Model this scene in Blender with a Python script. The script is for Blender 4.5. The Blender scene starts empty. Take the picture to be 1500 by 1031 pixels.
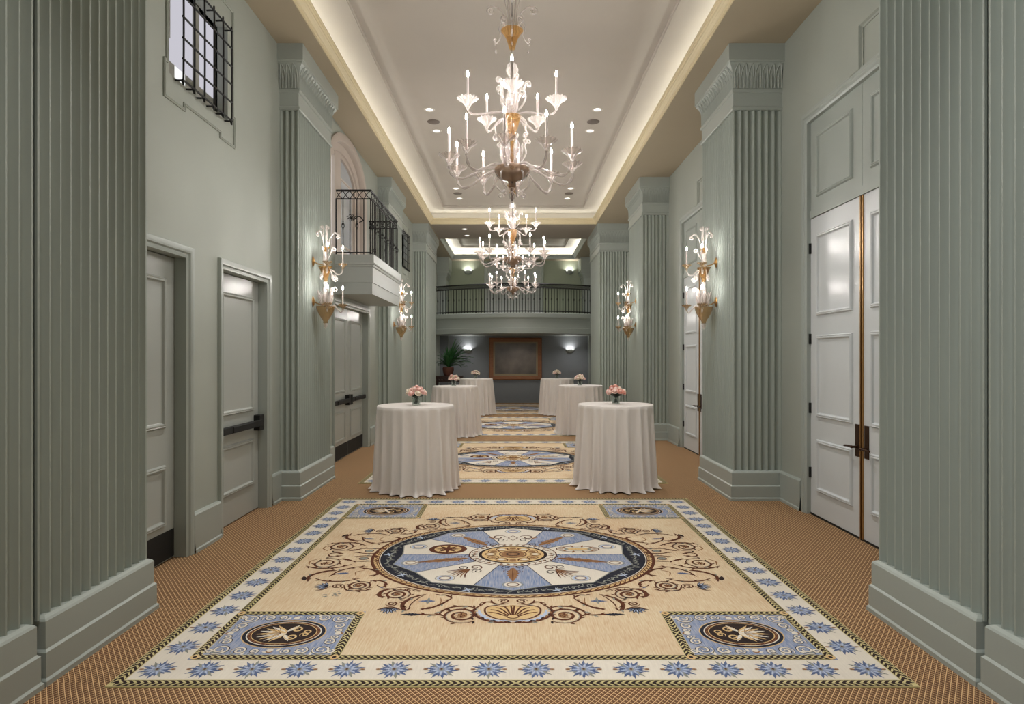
import bpy, bmesh, math, random
from math import sin, cos, pi, radians, sqrt, atan2
from mathutils import Vector, Matrix
random.seed(7)
SC = bpy.context.scene
COL = SC.collection

# ------------------------------------------------------------------ materials
def lin(c):
    c = c / 255.0
    return c / 12.92 if c <= 0.04045 else ((c + 0.055) / 1.055) ** 2.4
def rgb(r, g, b): return (lin(r), lin(g), lin(b), 1.0)

def new_mat(name):
    m = bpy.data.materials.new(name); m.use_nodes = True
    nt = m.node_tree; nt.nodes.clear()
    out = nt.nodes.new('ShaderNodeOutputMaterial')
    return m, nt, out

def mat(name, col, rough=0.5, metal=0.0, noise=0.0, nscale=3.0, bump=0.0, bscale=60.0, coat=0.0, spec=0.5, stretch=None, col2=None, sheen=0.0):
    m, nt, out = new_mat(name)
    b = nt.nodes.new('ShaderNodeBsdfPrincipled')
    b.inputs['Base Color'].default_value = col
    b.inputs['Roughness'].default_value = rough
    b.inputs['Metallic'].default_value = metal
    b.inputs['Coat Weight'].default_value = coat
    b.inputs['Specular IOR Level'].default_value = spec
    b.inputs['Sheen Weight'].default_value = sheen
    nt.links.new(b.outputs[0], out.inputs[0])
    if noise > 0 or bump > 0:
        tc = nt.nodes.new('ShaderNodeTexCoord'); mp = nt.nodes.new('ShaderNodeMapping')
        nt.links.new(tc.outputs['Object'], mp.inputs[0])
        if stretch: mp.inputs['Scale'].default_value = stretch
    if noise > 0:
        n = nt.nodes.new('ShaderNodeTexNoise'); n.inputs['Scale'].default_value = nscale; n.inputs['Detail'].default_value = 5
        nt.links.new(mp.outputs[0], n.inputs['Vector'])
        mx = nt.nodes.new('ShaderNodeMix'); mx.data_type = 'RGBA'
        c2 = col2 or tuple([x * (1 - noise) for x in col[:3]] + [1])
        mx.inputs[6].default_value = col; mx.inputs[7].default_value = c2
        cr = nt.nodes.new('ShaderNodeMapRange'); cr.inputs[1].default_value = .32; cr.inputs[2].default_value = .68
        nt.links.new(n.outputs['Fac'], cr.inputs[0]); nt.links.new(cr.outputs[0], mx.inputs[0])
        nt.links.new(mx.outputs[2], b.inputs['Base Color'])
    if bump > 0:
        n2 = nt.nodes.new('ShaderNodeTexNoise'); n2.inputs['Scale'].default_value = bscale
        nt.links.new(mp.outputs[0], n2.inputs['Vector'])
        bp = nt.nodes.new('ShaderNodeBump'); bp.inputs['Strength'].default_value = bump; bp.inputs['Distance'].default_value = .01
        nt.links.new(n2.outputs['Fac'], bp.inputs['Height']); nt.links.new(bp.outputs[0], b.inputs['Normal'])
    return m

def emit(name, col, s):
    m, nt, out = new_mat(name)
    e = nt.nodes.new('ShaderNodeEmission'); e.inputs[0].default_value = col; e.inputs[1].default_value = s
    nt.links.new(e.outputs[0], out.inputs[0]); return m

def glassy(name, col, tint, base=.25, gain=.6, rough=.08):
    m, nt, out = new_mat(name)
    t = nt.nodes.new('ShaderNodeBsdfTransparent'); t.inputs[0].default_value = tint
    b = nt.nodes.new('ShaderNodeBsdfPrincipled'); b.inputs['Base Color'].default_value = col; b.inputs['Roughness'].default_value = rough
    b.inputs['Specular IOR Level'].default_value = .9
    lw = nt.nodes.new('ShaderNodeLayerWeight'); lw.inputs[0].default_value = .35
    mr = nt.nodes.new('ShaderNodeMapRange'); mr.inputs[3].default_value = base; mr.inputs[4].default_value = min(1, base + gain)
    nt.links.new(lw.outputs['Facing'], mr.inputs[0])
    mx = nt.nodes.new('ShaderNodeMixShader')
    nt.links.new(mr.outputs[0], mx.inputs[0]); nt.links.new(t.outputs[0], mx.inputs[1]); nt.links.new(b.outputs[0], mx.inputs[2])
    nt.links.new(mx.outputs[0], out.inputs[0]); return m

M = {}
M['wall'] = mat('sage_wall_paint', rgb(166, 171, 162), .62, noise=.06, nscale=1.3, bump=.03, bscale=90)
M['pier'] = mat('sage_pier_paint', rgb(160, 168, 160), .55, noise=.06, nscale=2, stretch=(3, 3, .6))
M['trimp'] = mat('sage_trim_paint', rgb(164, 171, 165), .38)
M['door'] = mat('grey_door_gloss', rgb(172, 176, 171), .3, noise=.04, nscale=1.5)
M['rdoor'] = mat('pale_door_gloss', rgb(206, 210, 212), .28, noise=.03, nscale=1.5)
M['ceil'] = mat('ceiling_paint', rgb(192, 184, 174), .8, noise=.07, nscale=.8)
M['soffit'] = mat('soffit_paint', rgb(172, 160, 138), .7, noise=.05, nscale=.8)
M['beam'] = mat('beam_paint', rgb(156, 146, 134), .6, noise=.05, nscale=.8)
M['crown'] = mat('cream_crown_paint', rgb(222, 208, 172), .45)
M['lowwall'] = mat('blue_grey_wall_paint', rgb(132, 136, 140), .7, noise=.06, nscale=1.3)
M['backup'] = mat('upper_back_wall_paint', rgb(158, 166, 146), .7, noise=.06, nscale=1.3)
M['iron'] = mat('black_iron', rgb(20, 19, 18), .5, metal=.3)
M['blackp'] = mat('black_metal', rgb(10, 11, 10), .7)
M['bronze'] = mat('dark_bronze', rgb(72, 50, 36), .35, metal=.9)
M['brass'] = mat('worn_brass', rgb(168, 128, 80), .35, metal=.8)
M['gold'] = mat('antique_gold', rgb(176, 138, 84), .32, metal=.9)
M['clear'] = glassy('clear_glass', (.74, .69, .66, 1), (.96, .94, .93, 1), .16, .74)
M['leafglass'] = glassy('pale_blown_glass', (.50, .45, .43, 1), (.95, .92, .90, 1), .30, .58, .12)
M['sglass'] = glassy('bright_blown_glass', (.90, .84, .80, 1), (.96, .94, .92, 1), .34, .56, .12)
M['amber'] = glassy('amber_glass', rgb(150, 112, 62), (.97, .86, .66, 1), .42, .40, .12)
M['ambercup'] = glassy('pale_amber_glass', rgb(168, 144, 112), (.98, .93, .84, 1), .30, .45, .12)
M['smoke'] = glassy('smoky_bowl_glass', rgb(128, 104, 84), (.85, .74, .62, 1), .68, .3, .15)
M['candle'] = mat('candle_sleeve', rgb(196, 184, 178), .5)
M['candle_backlit'] = mat('backlit_candle_sleeve', rgb(130, 118, 112), .5)  # darker copy of the sleeve, backlight shade put into its colour
M['bulb'] = emit('lit_candle_bulb', (1, .96, .92, 1), 720)
M['sbulb'] = emit('lit_sconce_bulb', (1, .96, .92, 1), 420)
M['lens'] = emit('downlight_lens', (1, .95, .9, 1), 2.2)
M['whitem'] = mat('white_enamel', rgb(225, 220, 212), .4)
M['greym'] = mat('grey_grille', rgb(112, 102, 94), .6)
M['plaster'] = mat('plaster_sconce', rgb(150, 155, 148), .6)
M['glow'] = emit('uplight_glow', (1, .97, .95, 1), 1.2)
M['cloth'] = mat('white_linen', rgb(224, 217, 212), .85, bump=.08, bscale=500, sheen=.3)
M['wood'] = mat('oak_frame', rgb(150, 92, 45), .45, noise=.3, nscale=6, stretch=(1, 1, 6))
M['liner'] = mat('frame_liner', rgb(150, 135, 105), .6)
M['dwood'] = mat('dark_carved_wood', rgb(60, 36, 30), .4, noise=.4, nscale=25)
M['pot'] = mat('woven_brown_pot', rgb(116, 72, 58), .7, noise=.3, nscale=40)
M['soil'] = mat('potting_soil', rgb(40, 30, 24), .9)
M['palm'] = mat('palm_leaf_green', rgb(70, 124, 72), .4, noise=.4, nscale=6)
M['stemg'] = mat('dark_stem_green', rgb(22, 38, 22), .55)
M['leafg'] = mat('bouquet_leaf_green', rgb(28, 48, 28), .5)
M['pink'] = mat('pink_petal', rgb(252, 228, 222), .6, noise=.25, nscale=60, col2=rgb(250, 200, 190))
M['coral'] = mat('coral_petal', rgb(252, 214, 204), .6, noise=.15, nscale=60, col2=rgb(245, 170, 150))
M['blush'] = mat('blush_petal', rgb(250, 222, 212), .6)
M['creamp'] = mat('cream_petal', rgb(250, 238, 222), .6)
M['vase'] = glassy('vase_glass', (.9, .95, .93, 1), (.94, .97, .95, 1), .05, .5, .02)
M['water'] = glassy('vase_water', (.8, .88, .85, 1), (.93, .96, .94, 1), .04, .2, .02)
M['daypane'] = emit('daylit_pane', rgb(222, 220, 230), .62)
M['daywhite'] = emit('daylit_white', (1, 1, 1, 1), .8)
M['roomgrey'] = mat('window_reveal', rgb(150, 150, 142), .6)
M['archtrim'] = mat('warm_arch_trim', rgb(186, 174, 164), .5)
M['archpane'] = mat('grey_window_glass', rgb(176, 180, 184), .15)
M['slab'] = mat('balcony_paint', rgb(172, 176, 172), .45)
M['sticker'] = mat('dark_vinyl', rgb(20, 18, 18), .5)

def painting_mat():
    m, nt, out = new_mat('dim_canvas')
    b = nt.nodes.new('ShaderNodeBsdfPrincipled'); b.inputs['Roughness'].default_value = .35
    tc = nt.nodes.new('ShaderNodeTexCoord'); n = nt.nodes.new('ShaderNodeTexNoise'); n.inputs['Scale'].default_value = 2.2; n.inputs['Detail'].default_value = 6
    cr = nt.nodes.new('ShaderNodeValToRGB')
    cr.color_ramp.elements[0].color = rgb(82, 76, 68); cr.color_ramp.elements[0].position = .3
    cr.color_ramp.elements[1].color = rgb(122, 110, 100); cr.color_ramp.elements[1].position = .75
    nt.links.new(tc.outputs['Object'], n.inputs['Vector']); nt.links.new(n.outputs['Fac'], cr.inputs[0])
    nt.links.new(cr.outputs[0], b.inputs['Base Color']); nt.links.new(b.outputs[0], out.inputs[0]); return m
M['canvas'] = painting_mat()

def carpet_mat():
    """brown carpet woven with a gold diagonal lattice and small dots"""
    m, nt, out = new_mat('lattice_carpet')
    N = nt.nodes.new; L = nt.links.new
    b = N('ShaderNodeBsdfPrincipled'); b.inputs['Roughness'].default_value = .95; b.inputs['Specular IOR Level'].default_value = .1
    g = N('ShaderNodeNewGeometry'); s = N('ShaderNodeSeparateXYZ'); L(g.outputs['Position'], s.inputs[0])
    def mth(op, a, c=None):
        n = N('ShaderNodeMath'); n.operation = op
        for i, v in enumerate((a, c)):
            if v is None: continue
            if isinstance(v, (int, float)): n.inputs[i].default_value = v
            else: L(v, n.inputs[i])
        return n.outputs[0]
    wn = N('ShaderNodeTexNoise'); wn.inputs['Scale'].default_value = 5; L(g.outputs['Position'], wn.inputs['Vector'])
    wob = mth('MULTIPLY', mth('SUBTRACT', wn.outputs['Fac'], .5), .35)
    u = mth('ADD', mth('DIVIDE', s.outputs['X'], .0305), wob); v = mth('DIVIDE', s.outputs['Y'], .0382)
    p = mth('ADD', u, v); q = mth('SUBTRACT', u, v)
    tp = mth('ABSOLUTE', mth('SUBTRACT', mth('FRACT', p), .5)); tq = mth('ABSOLUTE', mth('SUBTRACT', mth('FRACT', q), .5))
    # lattice lines where t>.42 ; small checks in between
    l1 = mth('GREATER_THAN', tp, .415); l2 = mth('GREATER_THAN', tq, .415)
    line = mth('MAXIMUM', l1, l2)
    tp3 = mth('ABSOLUTE', mth('SUBTRACT', mth('FRACT', mth('MULTIPLY', p, 3)), .5)); tq3 = mth('ABSOLUTE', mth('SUBTRACT', mth('FRACT', mth('MULTIPLY', q, 3)), .5))
    dots = mth('MULTIPLY', mth('LESS_THAN', mth('ADD', tp3, tq3), .32), mth('SUBTRACT', 1, line))
    nz = N('ShaderNodeTexNoise'); nz.inputs['Scale'].default_value = 1.6; nz.inputs['Detail'].default_value = 4; L(g.outputs['Position'], nz.inputs['Vector'])
    mxb = N('ShaderNodeMix'); mxb.data_type = 'RGBA'; mxb.inputs[6].default_value = rgb(118, 82, 60); mxb.inputs[7].default_value = rgb(110, 84, 58); L(nz.outputs['Fac'], mxb.inputs[0])
    mx1 = N('ShaderNodeMix'); mx1.data_type = 'RGBA'; L(dots, mx1.inputs[0]); L(mxb.outputs[2], mx1.inputs[6]); mx1.inputs[7].default_value = rgb(66, 44, 36)
    mx2 = N('ShaderNodeMix'); mx2.data_type = 'RGBA'; L(line, mx2.inputs[0]); L(mx1.outputs[2], mx2.inputs[6]); mx2.inputs[7].default_value = rgb(204, 170, 128)
    L(mx2.outputs[2], b.inputs['Base Color']); L(b.outputs[0], out.inputs[0]); return m
M['carpet'] = carpet_mat()

def yarn(name, c1, c2, streak=.5):
    """dyed yarn: mottled large scale, streaked along the pile rows"""
    m, nt, out = new_mat(name)
    N = nt.nodes.new; L = nt.links.new
    b = N('ShaderNodeBsdfPrincipled'); b.inputs['Roughness'].default_value = .95; b.inputs['Specular IOR Level'].default_value = .1
    g = N('ShaderNodeNewGeometry')
    mp = N('ShaderNodeMapping'); mp.inputs['Scale'].default_value = (120, 9, 1); L(g.outputs['Position'], mp.inputs[0])
    n1 = N('ShaderNodeTexNoise'); n1.inputs['Scale'].default_value = 1; n1.inputs['Detail'].default_value = 2; L(mp.outputs[0], n1.inputs['Vector'])
    n2 = N('ShaderNodeTexNoise'); n2.inputs['Scale'].default_value = 2.4; n2.inputs['Detail'].default_value = 4; L(g.outputs['Position'], n2.inputs['Vector'])
    ad = N('ShaderNodeMix'); ad.data_type = 'FLOAT'; ad.inputs[0].default_value = streak
    L(n2.outputs['Fac'], ad.inputs[2]); L(n1.outputs['Fac'], ad.inputs[3])
    mr = N('ShaderNodeMapRange'); mr.inputs[1].default_value = .34; mr.inputs[2].default_value = .66; L(ad.outputs[0], mr.inputs[0])
    mx = N('ShaderNodeMix'); mx.data_type = 'RGBA'; mx.inputs[6].default_value = c1; mx.inputs[7].default_value = c2
    L(mr.outputs[0], mx.inputs[0]); L(mx.outputs[2], b.inputs['Base Color']); L(b.outputs[0], out.inputs[0]); return m
RUGM = [yarn('tan_yarn', rgb(214, 198, 168), rgb(194, 164, 132), .6),        # 0 field
        yarn('ivory_yarn', rgb(216, 208, 194), rgb(206, 197, 184), .4),       # 1 border / white sectors
        yarn('black_yarn', rgb(44, 36, 36), rgb(60, 48, 44), .5),             # 2
        yarn('olive_yarn', rgb(184, 172, 120), rgb(206, 192, 146), .5),       # 3
        yarn('blue_yarn', rgb(108, 126, 160), rgb(164, 166, 178), .85),        # 4
        yarn('deep_blue_yarn', rgb(80, 92, 124), rgb(100, 112, 142), .6),      # 5
        yarn('brown_yarn', rgb(96, 58, 40), rgb(84, 52, 42), .5),             # 6
        yarn('rust_yarn', rgb(126, 88, 60), rgb(152, 116, 84), .5),          # 7
        yarn('navy_yarn', rgb(34, 36, 46), rgb(50, 50, 58), .5),              # 8
        yarn('gold_yarn', rgb(196, 162, 112), rgb(212, 184, 138), .5),        # 9
        yarn('pale_blue_yarn', rgb(166, 182, 206), rgb(180, 186, 204), .6),   # 10
        yarn('grey_sprig_yarn', rgb(150, 150, 140), rgb(120, 122, 116), .6)]  # 11

# ------------------------------------------------------------------ mesh builder
class MB:
    def __init__(s): s.v = []; s.f = []; s.m = []
    def add(s, vs, fs, mi=0):
        o = len(s.v); s.v.extend([tuple(p) for p in vs])
        for f in fs: s.f.append(tuple(o + i for i in f)); s.m.append(mi)
    def quad(s, a, b, c, d, mi=0): s.add([a, b, c, d], [(0, 1, 2, 3)], mi)
    def box(s, x0, x1, y0, y1, z0, z1, mi=0):
        s.add([(x0, y0, z0), (x1, y0, z0), (x1, y1, z0), (x0, y1, z0), (x0, y0, z1), (x1, y0, z1), (x1, y1, z1), (x0, y1, z1)],
              [(0, 3, 2, 1), (4, 5, 6, 7), (0, 1, 5, 4), (1, 2, 6, 5), (2, 3, 7, 6), (3, 0, 4, 7)], mi)
    def prism(s, pts, z0, z1, mi=0, caps=True):
        n = len(pts)
        vs = [(x, y, z0) for x, y in pts] + [(x, y, z1) for x, y in pts]
        fs = [(i, (i + 1) % n, n + (i + 1) % n, n + i) for i in range(n)]
        if caps: fs += [tuple(range(n - 1, -1, -1)), tuple(range(n, 2 * n))]
        s.add(vs, fs, mi)
    def lathe(s, prof, c=(0, 0, 0), seg=24, mi=0, mod=None, sx=1, sy=1):
        vs = []
        for r, z in prof:
            for k in range(seg):
                a = 2 * pi * k / seg; rr, zz = r, z
                if mod: rr, zz = mod(r, z, a)
                vs.append((c[0] + sx * rr * cos(a), c[1] + sy * rr * sin(a), c[2] + zz))
        fs = []
        for i in range(len(prof) - 1):
            for k in range(seg):
                k2 = (k + 1) % seg
                fs.append((i * seg + k, i * seg + k2, (i + 1) * seg + k2, (i + 1) * seg + k))
        s.add(vs, fs, mi)
    def tube(s, pts, r, seg=6, mi=0, cap=True):
        pts = [Vector(p) for p in pts]; n = len(pts)
        rs = r if isinstance(r, (list, tuple)) else [r] * n
        vs = []; prev = None
        for i, p in enumerate(pts):
            t = (pts[min(i + 1, n - 1)] - pts[max(i - 1, 0)])
            if t.length < 1e-9: t = Vector((0, 0, 1))
            t.normalize()
            if prev is None:
                up = Vector((0, 0, 1)) if abs(t.z) < .9 else Vector((1, 0, 0))
                a = t.cross(up).normalized()
            else:
                a = (prev - t * prev.dot(t))
                a = a.normalized() if a.length > 1e-6 else t.orthogonal().normalized()
            prev = a; b = t.cross(a)
            for k in range(seg):
                an = 2 * pi * k / seg
                vs.append(p + (a * cos(an) + b * sin(an)) * rs[i])
        fs = [(i * seg + k, i * seg + (k + 1) % seg, (i + 1) * seg + (k + 1) % seg, (i + 1) * seg + k) for i in range(n - 1) for k in range(seg)]
        if cap: fs += [tuple(range(seg - 1, -1, -1)), tuple(range((n - 1) * seg, n * seg))]
        s.add(vs, fs, mi)
    def ball(s, c, r, mi=0, seg=12, rings=8, sz=1):
        prof = [(max(1e-4, r * sin(pi * i / rings)), -r * sz * cos(pi * i / rings)) for i in range(rings + 1)]
        s.lathe(prof, c, seg, mi)
    def sweep(s, path, prof, closed=False, mp=None, mi=0, side=1):
        """offset a polyline by each (offset, w) of prof with mitred corners; mp maps (u, v, w) to the world"""
        mp = mp or (lambda u, v, w: (u, v, w))
        n = len(path); rows = []
        def nrm(a, b):
            dx, dy = b[0] - a[0], b[1] - a[1]; l = sqrt(dx * dx + dy * dy) or 1
            return (side * dy / l, -side * dx / l)
        for i in range(n):
            if closed or 0 < i < n - 1:
                n1 = nrm(path[i - 1], path[i]); n2 = nrm(path[i], path[(i + 1) % n])
                d = 1 + n1[0] * n2[0] + n1[1] * n2[1]
                m = ((n1[0] + n2[0]) / d, (n1[1] + n2[1]) / d)
            elif i == 0: m = nrm(path[0], path[1])
            else: m = nrm(path[-2], path[-1])
            rows.append(m)
        vs = [mp(p[0] + m[0] * o, p[1] + m[1] * o, w) for p, m in zip(path, rows) for o, w in prof]
        k = len(prof); fs = []
        for i in range(n if closed else n - 1):
            j = (i + 1) % n
            for q in range(k - 1): fs.append((i * k + q, j * k + q, j * k + q + 1, i * k + q + 1))
        s.add(vs, fs, mi)
        if not closed:
            s.add([mp(p[0] + m[0] * o, p[1] + m[1] * o, w) for p, m in [(path[0], rows[0])] for o, w in prof], [tuple(range(k))], mi) if k > 2 else None
            s.add([mp(p[0] + m[0] * o, p[1] + m[1] * o, w) for p, m in [(path[-1], rows[-1])] for o, w in prof], [tuple(range(k))], mi) if k > 2 else None
    def build(s, name, mats, parent=None, smooth=None, loc=None, bevel=0):
        me = bpy.data.meshes.new(name); me.from_pydata(s.v, [], s.f)
        for m in (mats if isinstance(mats, (list, tuple)) else [mats]): me.materials.append(m)
        me.polygons.foreach_set('material_index', s.m)
        bm = bmesh.new(); bm.from_mesh(me); bmesh.ops.recalc_face_normals(bm, faces=bm.faces); bm.to_mesh(me); bm.free()
        if smooth is not None:
            me.shade_smooth(); me.set_sharp_from_angle(angle=radians(smooth))
        me.update()
        o = bpy.data.objects.new(name, me); COL.objects.link(o)
        if parent is not None: o.parent = parent
        if loc: o.location = loc
        if bevel:
            b = o.modifiers.new('bevel', 'BEVEL'); b.width = bevel; b.segments = 2; b.limit_method = 'ANGLE'
        return o

def tag(o, label=None, cat=None, group=None, kind=None):
    if label: o['label'] = label
    if cat: o['category'] = cat
    if group: o['group'] = group
    if kind: o['kind'] = kind
    return o
def thing(name, loc=(0, 0, 0), rz=0, label=None, cat=None, group=None, kind=None):
    o = bpy.data.objects.new(name, None); o.empty_display_size = .1; COL.objects.link(o)
    o.location = loc; o.rotation_euler = (0, 0, rz); return tag(o, label, cat, group, kind)
def copy_tree(o, kids, parent=None):
    c = o.copy(); COL.objects.link(c)
    if parent is not None: c.parent = parent
    for ch in kids.get(o, []): copy_tree(ch, kids, c)
    return c
def kid_map():
    k = {}
    for o in bpy.data.objects:
        if o.parent: k.setdefault(o.parent, []).append(o)
    return k

def bez(pts, n=8):
    """smooth curve through the points (Catmull-Rom)"""
    P = [Vector(p) for p in pts]; out = []
    for i in range(len(P) - 1):
        a = P[max(i - 1, 0)]; b = P[i]; c = P[i + 1]; d = P[min(i + 2, len(P) - 1)]
        for k in range(n):
            t = k / n
            out.append(.5 * ((2 * b) + (c - a) * t + (2 * a - 5 * b + 4 * c - d) * t * t + (3 * b - a - 3 * c + d) * t ** 3))
    out.append(P[-1]); return out
def curl(cx, cz, r0, r1, a0, a1, n=18):
    """spiral points in a radial (r, z) plane"""
    return [(cx + (r0 + (r1 - r0) * i / n) * cos(a0 + (a1 - a0) * i / n), cz + (r0 + (r1 - r0) * i / n) * sin(a0 + (a1 - a0) * i / n)) for i in range(n + 1)]

# ------------------------------------------------------------------ room shell
XL, XR, ZC, YB, YF = -2.76, 3.17, 5.35, 22.9, -5.5
def struct(name, mb, m, smooth=None, parent=None):
    o = mb.build(name, m, parent, smooth)
    if parent is None: o['kind'] = 'structure'
    return o

mb = MB(); mb.box(-3.4, 3.8, YF - .3, YB + .2, -.12, 0); struct('floor', mb, M['carpet'])

def wall_holes(name, x, sg, holes, m):
    """long wall in the plane x, sg = +1 room lies towards +x; holes = (y0, y1, z0, z1)"""
    ys = sorted({YF, YB} | {h[0] for h in holes} | {h[1] for h in holes})
    zs = sorted({0, ZC + .6} | {h[2] for h in holes} | {h[3] for h in holes})
    mb = MB(); d = .22; xa, xb = (x - d, x) if sg > 0 else (x, x + d)
    inh = lambda y, z: any(h[0] < y < h[1] and h[2] < z < h[3] for h in holes)
    for i in range(len(ys) - 1):
        for j in range(len(zs) - 1):
            yc, zc = (ys[i] + ys[i + 1]) / 2, (zs[j] + zs[j + 1]) / 2
            if inh(yc, zc): continue
            mb.quad((x, ys[i], zs[j]), (x, ys[i + 1], zs[j]), (x, ys[i + 1], zs[j + 1]), (x, ys[i], zs[j + 1]))
    xo = xa if sg > 0 else xb
    for (a, b, c, e) in holes:
        mb.quad((x, a, c), (xo, a, c), (xo, a, e), (x, a, e)); mb.quad((x, b, c), (xo, b, c), (xo, b, e), (x, b, e))
        mb.quad((x, a, e), (xo, a, e), (xo, b, e), (x, b, e)); 
        if c > 0: mb.quad((x, a, c), (xo, a, c), (xo, b, c), (x, b, c))
    mb.quad((xo, YF, 0), (xo, YB, 0), (xo, YB, ZC + .6), (xo, YF, ZC + .6))
    return struct(name, mb, m)
D1, D2, D3 = (4.08, 5.11), (5.76, 6.79), (9.35, 11.49)
ARC = (9.0, 11.3)
W1, W2 = (4.87, 5.87, 3.96, 4.87), (14.80, 15.80, 3.96, 4.87)
W4 = (-2.6, 1.4, .9, 4.4)
wall_holes('wall_left', XL, 1, [(D1[0], D1[1], 0, 2.52), (D2[0], D2[1], 0, 2.52), (D3[0], D3[1], 0, 2.52),
           (ARC[0], ARC[1], 3.28, 5.32), W1, W2, W4], M['wall'])
R1D, R2D = (4.60, 6.54), (9.46, 11.40)
wall_holes('wall_right', XR, -1, [(R1D[0], R1D[1], 0, 4.20), (R2D[0], R2D[1], 0, 4.20)], M['wall'])
mb = MB(); mb.box(-3.1, 3.5, YB, YB + .2, 2.9, ZC + .6); struct('wall_back', mb, M['backup'])
mb = MB(); mb.box(-3.1, 3.5, YB, YB + .2, 0, 2.9); mb.box(-3.1, 3.5, YB - .012, YB, .82, .86)
mb.box(-3.1, 3.5, YB - .02, YB, 0, .14)
struct('wall_back_lower', mb, M['lowwall'])
mb = MB(); mb.box(-3.1, 3.5, YF - .2, YF, 0, ZC + .6); struct('wall_front', mb, M['wall'])

# ceiling: soffits, beam, two raised coffers with a cove behind the crown
XO, XC, ZU = 2.27, 2.44, 5.72
C1 = (-4.6, 16.67); C2 = (18.66, 22.45)
mb = MB()
for (a, b) in ((-3.1, -XO), (XO, 3.5)):
    mb.quad((a, YF, ZC), (b, YF, ZC), (b, YB, ZC), (a, YB, ZC))
mb.quad((-XO, YF, ZC), (XO, YF, ZC), (XO, C1[0], ZC), (-XO, C1[0], ZC))
mb.quad((-XO, C2[1], ZC), (XO, C2[1], ZC), (XO, YB, ZC), (-XO, YB, ZC))
struct('ceiling_soffit', mb, M['soffit'])
mb = MB(); mb.quad((-XO, C1[1], ZC), (XO, C1[1], ZC), (XO, C2[0], ZC), (-XO, C2[0], ZC)); struct('ceiling_beam', mb, M['beam'])
mb = MB()
for (y0, y1) in (C1, C2):
    a, b = y0 - .17, y1 + .30 if y1 < 20 else y1 + .17
    mb.sweep([(-XC, a), (XC, a), (XC, b), (-XC, b)], [(0, ZC + .06), (0, ZU)], closed=True)
    ring = [(-XC, a), (XC, a), (XC, b), (-XC, b)]
    tx = 1.89; ty0, ty1 = a + .75, b - .66
    if y1 > 20: ty0, ty1 = a + .6, b - .52; tx = 1.88
    P = [(-XC, a, ZU), (XC, a, ZU), (XC, b, ZU), (-XC, b, ZU), (-tx, ty0, ZU), (tx, ty0, ZU), (tx, ty1, ZU), (-tx, ty1, ZU)]
    mb.add(P, [(0, 1, 5, 4), (1, 2, 6, 5), (2, 3, 7, 6), (3, 0, 4, 7)])
    mb.sweep([(-tx, ty0), (tx, ty0), (tx, ty1), (-tx, ty1)], [(0, ZU), (.0, ZU + .02), (-.012, ZU + .03), (-.012, ZU + .055)], closed=True, side=1)
    e = .012
    mb.quad((-tx + e, ty0 + e, ZU + .055), (tx - e, ty0 + e, ZU + .055), (tx - e, ty1 - e, ZU + .055), (-tx + e, ty1 - e, ZU + .055))
struct('ceiling', mb, M['ceil'])
for k, (y0, y1) in enumerate((C1, C2)):
    mb = MB()
    # crown seen from below: steps climbing inward, then the cove trough behind it
    prof = [(0, ZC), (.012, ZC), (.012, ZC + .018), (.026, ZC + .022), (.030, ZC + .045), (.058, ZC + .085), (.066, ZC + .09),
            (.068, ZC + .112), (.082, ZC + .118), (.086, ZC + .138), (.096, ZC + .142), (.096, ZC + .155), (.06, ZC + .155), (.05, ZC + .07), (-.17, ZC + .06)]
    mb.sweep([(-XO, y0), (XO, y0), (XO, y1), (-XO, y1)], prof, closed=True, side=-1)
    if k == 0: mb.quad((-XO, y1 + .16, ZC + .06), (XO, y1 + .16, ZC + .06), (XO, y1 + .32, ZC + .06), (-XO, y1 + .32, ZC + .06))
    struct('trim_%d' % (k + 1), mb, M['crown'] if k == 0 else M['trimp'])

# ------------------------------------------------------------------ fluted piers
def flute_run(a, b, out, pitch=.077, depth=.034, fil=.004):
    L = sqrt((b[0] - a[0]) ** 2 + (b[1] - a[1]) ** 2); n = max(1, round((L - .02) / pitch)); w = (L - .02) / n
    t = ((b[0] - a[0]) / L, (b[1] - a[1]) / L); pts = [a]
    at = lambda s, o: (a[0] + t[0] * s + out[0] * o, a[1] + t[1] * s + out[1] * o)
    for i in range(n):
        s0 = .01 + i * w
        for k in range(9):
            u = k / 8; pts.append(at(s0 + fil + (w - 2 * fil) * u, -depth * sin(pi * u) ** .85))
    pts.append(b); return pts
BASEP = [(.052, 0), (.052, .026), (.042, .038), (.042, .168), (.034, .176), (.030, .18), (.030, .322), (.022, .334), (.004, .345), (-.04, .345)]
CAPP = [(-.03, 4.60), (.014, 4.602), (.022, 4.612), (.022, 4.636), (.006, 4.646), (.006, 4.800), (.018, 4.806), (.022, 4.82), (.022, 4.842), (.008, 4.852),
        (.008, 4.98), (.018, 5.04), (.042, 5.10), (.066, 5.132), (.066, 5.150), (.082, 5.158), (.082, 5.35)]
def cap_off(z):
    P = CAPP[9:14]
    for (o0, z0), (o1, z1) in zip(P, P[1:]):
        if z <= z1: return o0 + (o1 - o0) * max(0, (z - z0)) / (z1 - z0)
    return P[-1][0]
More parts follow.
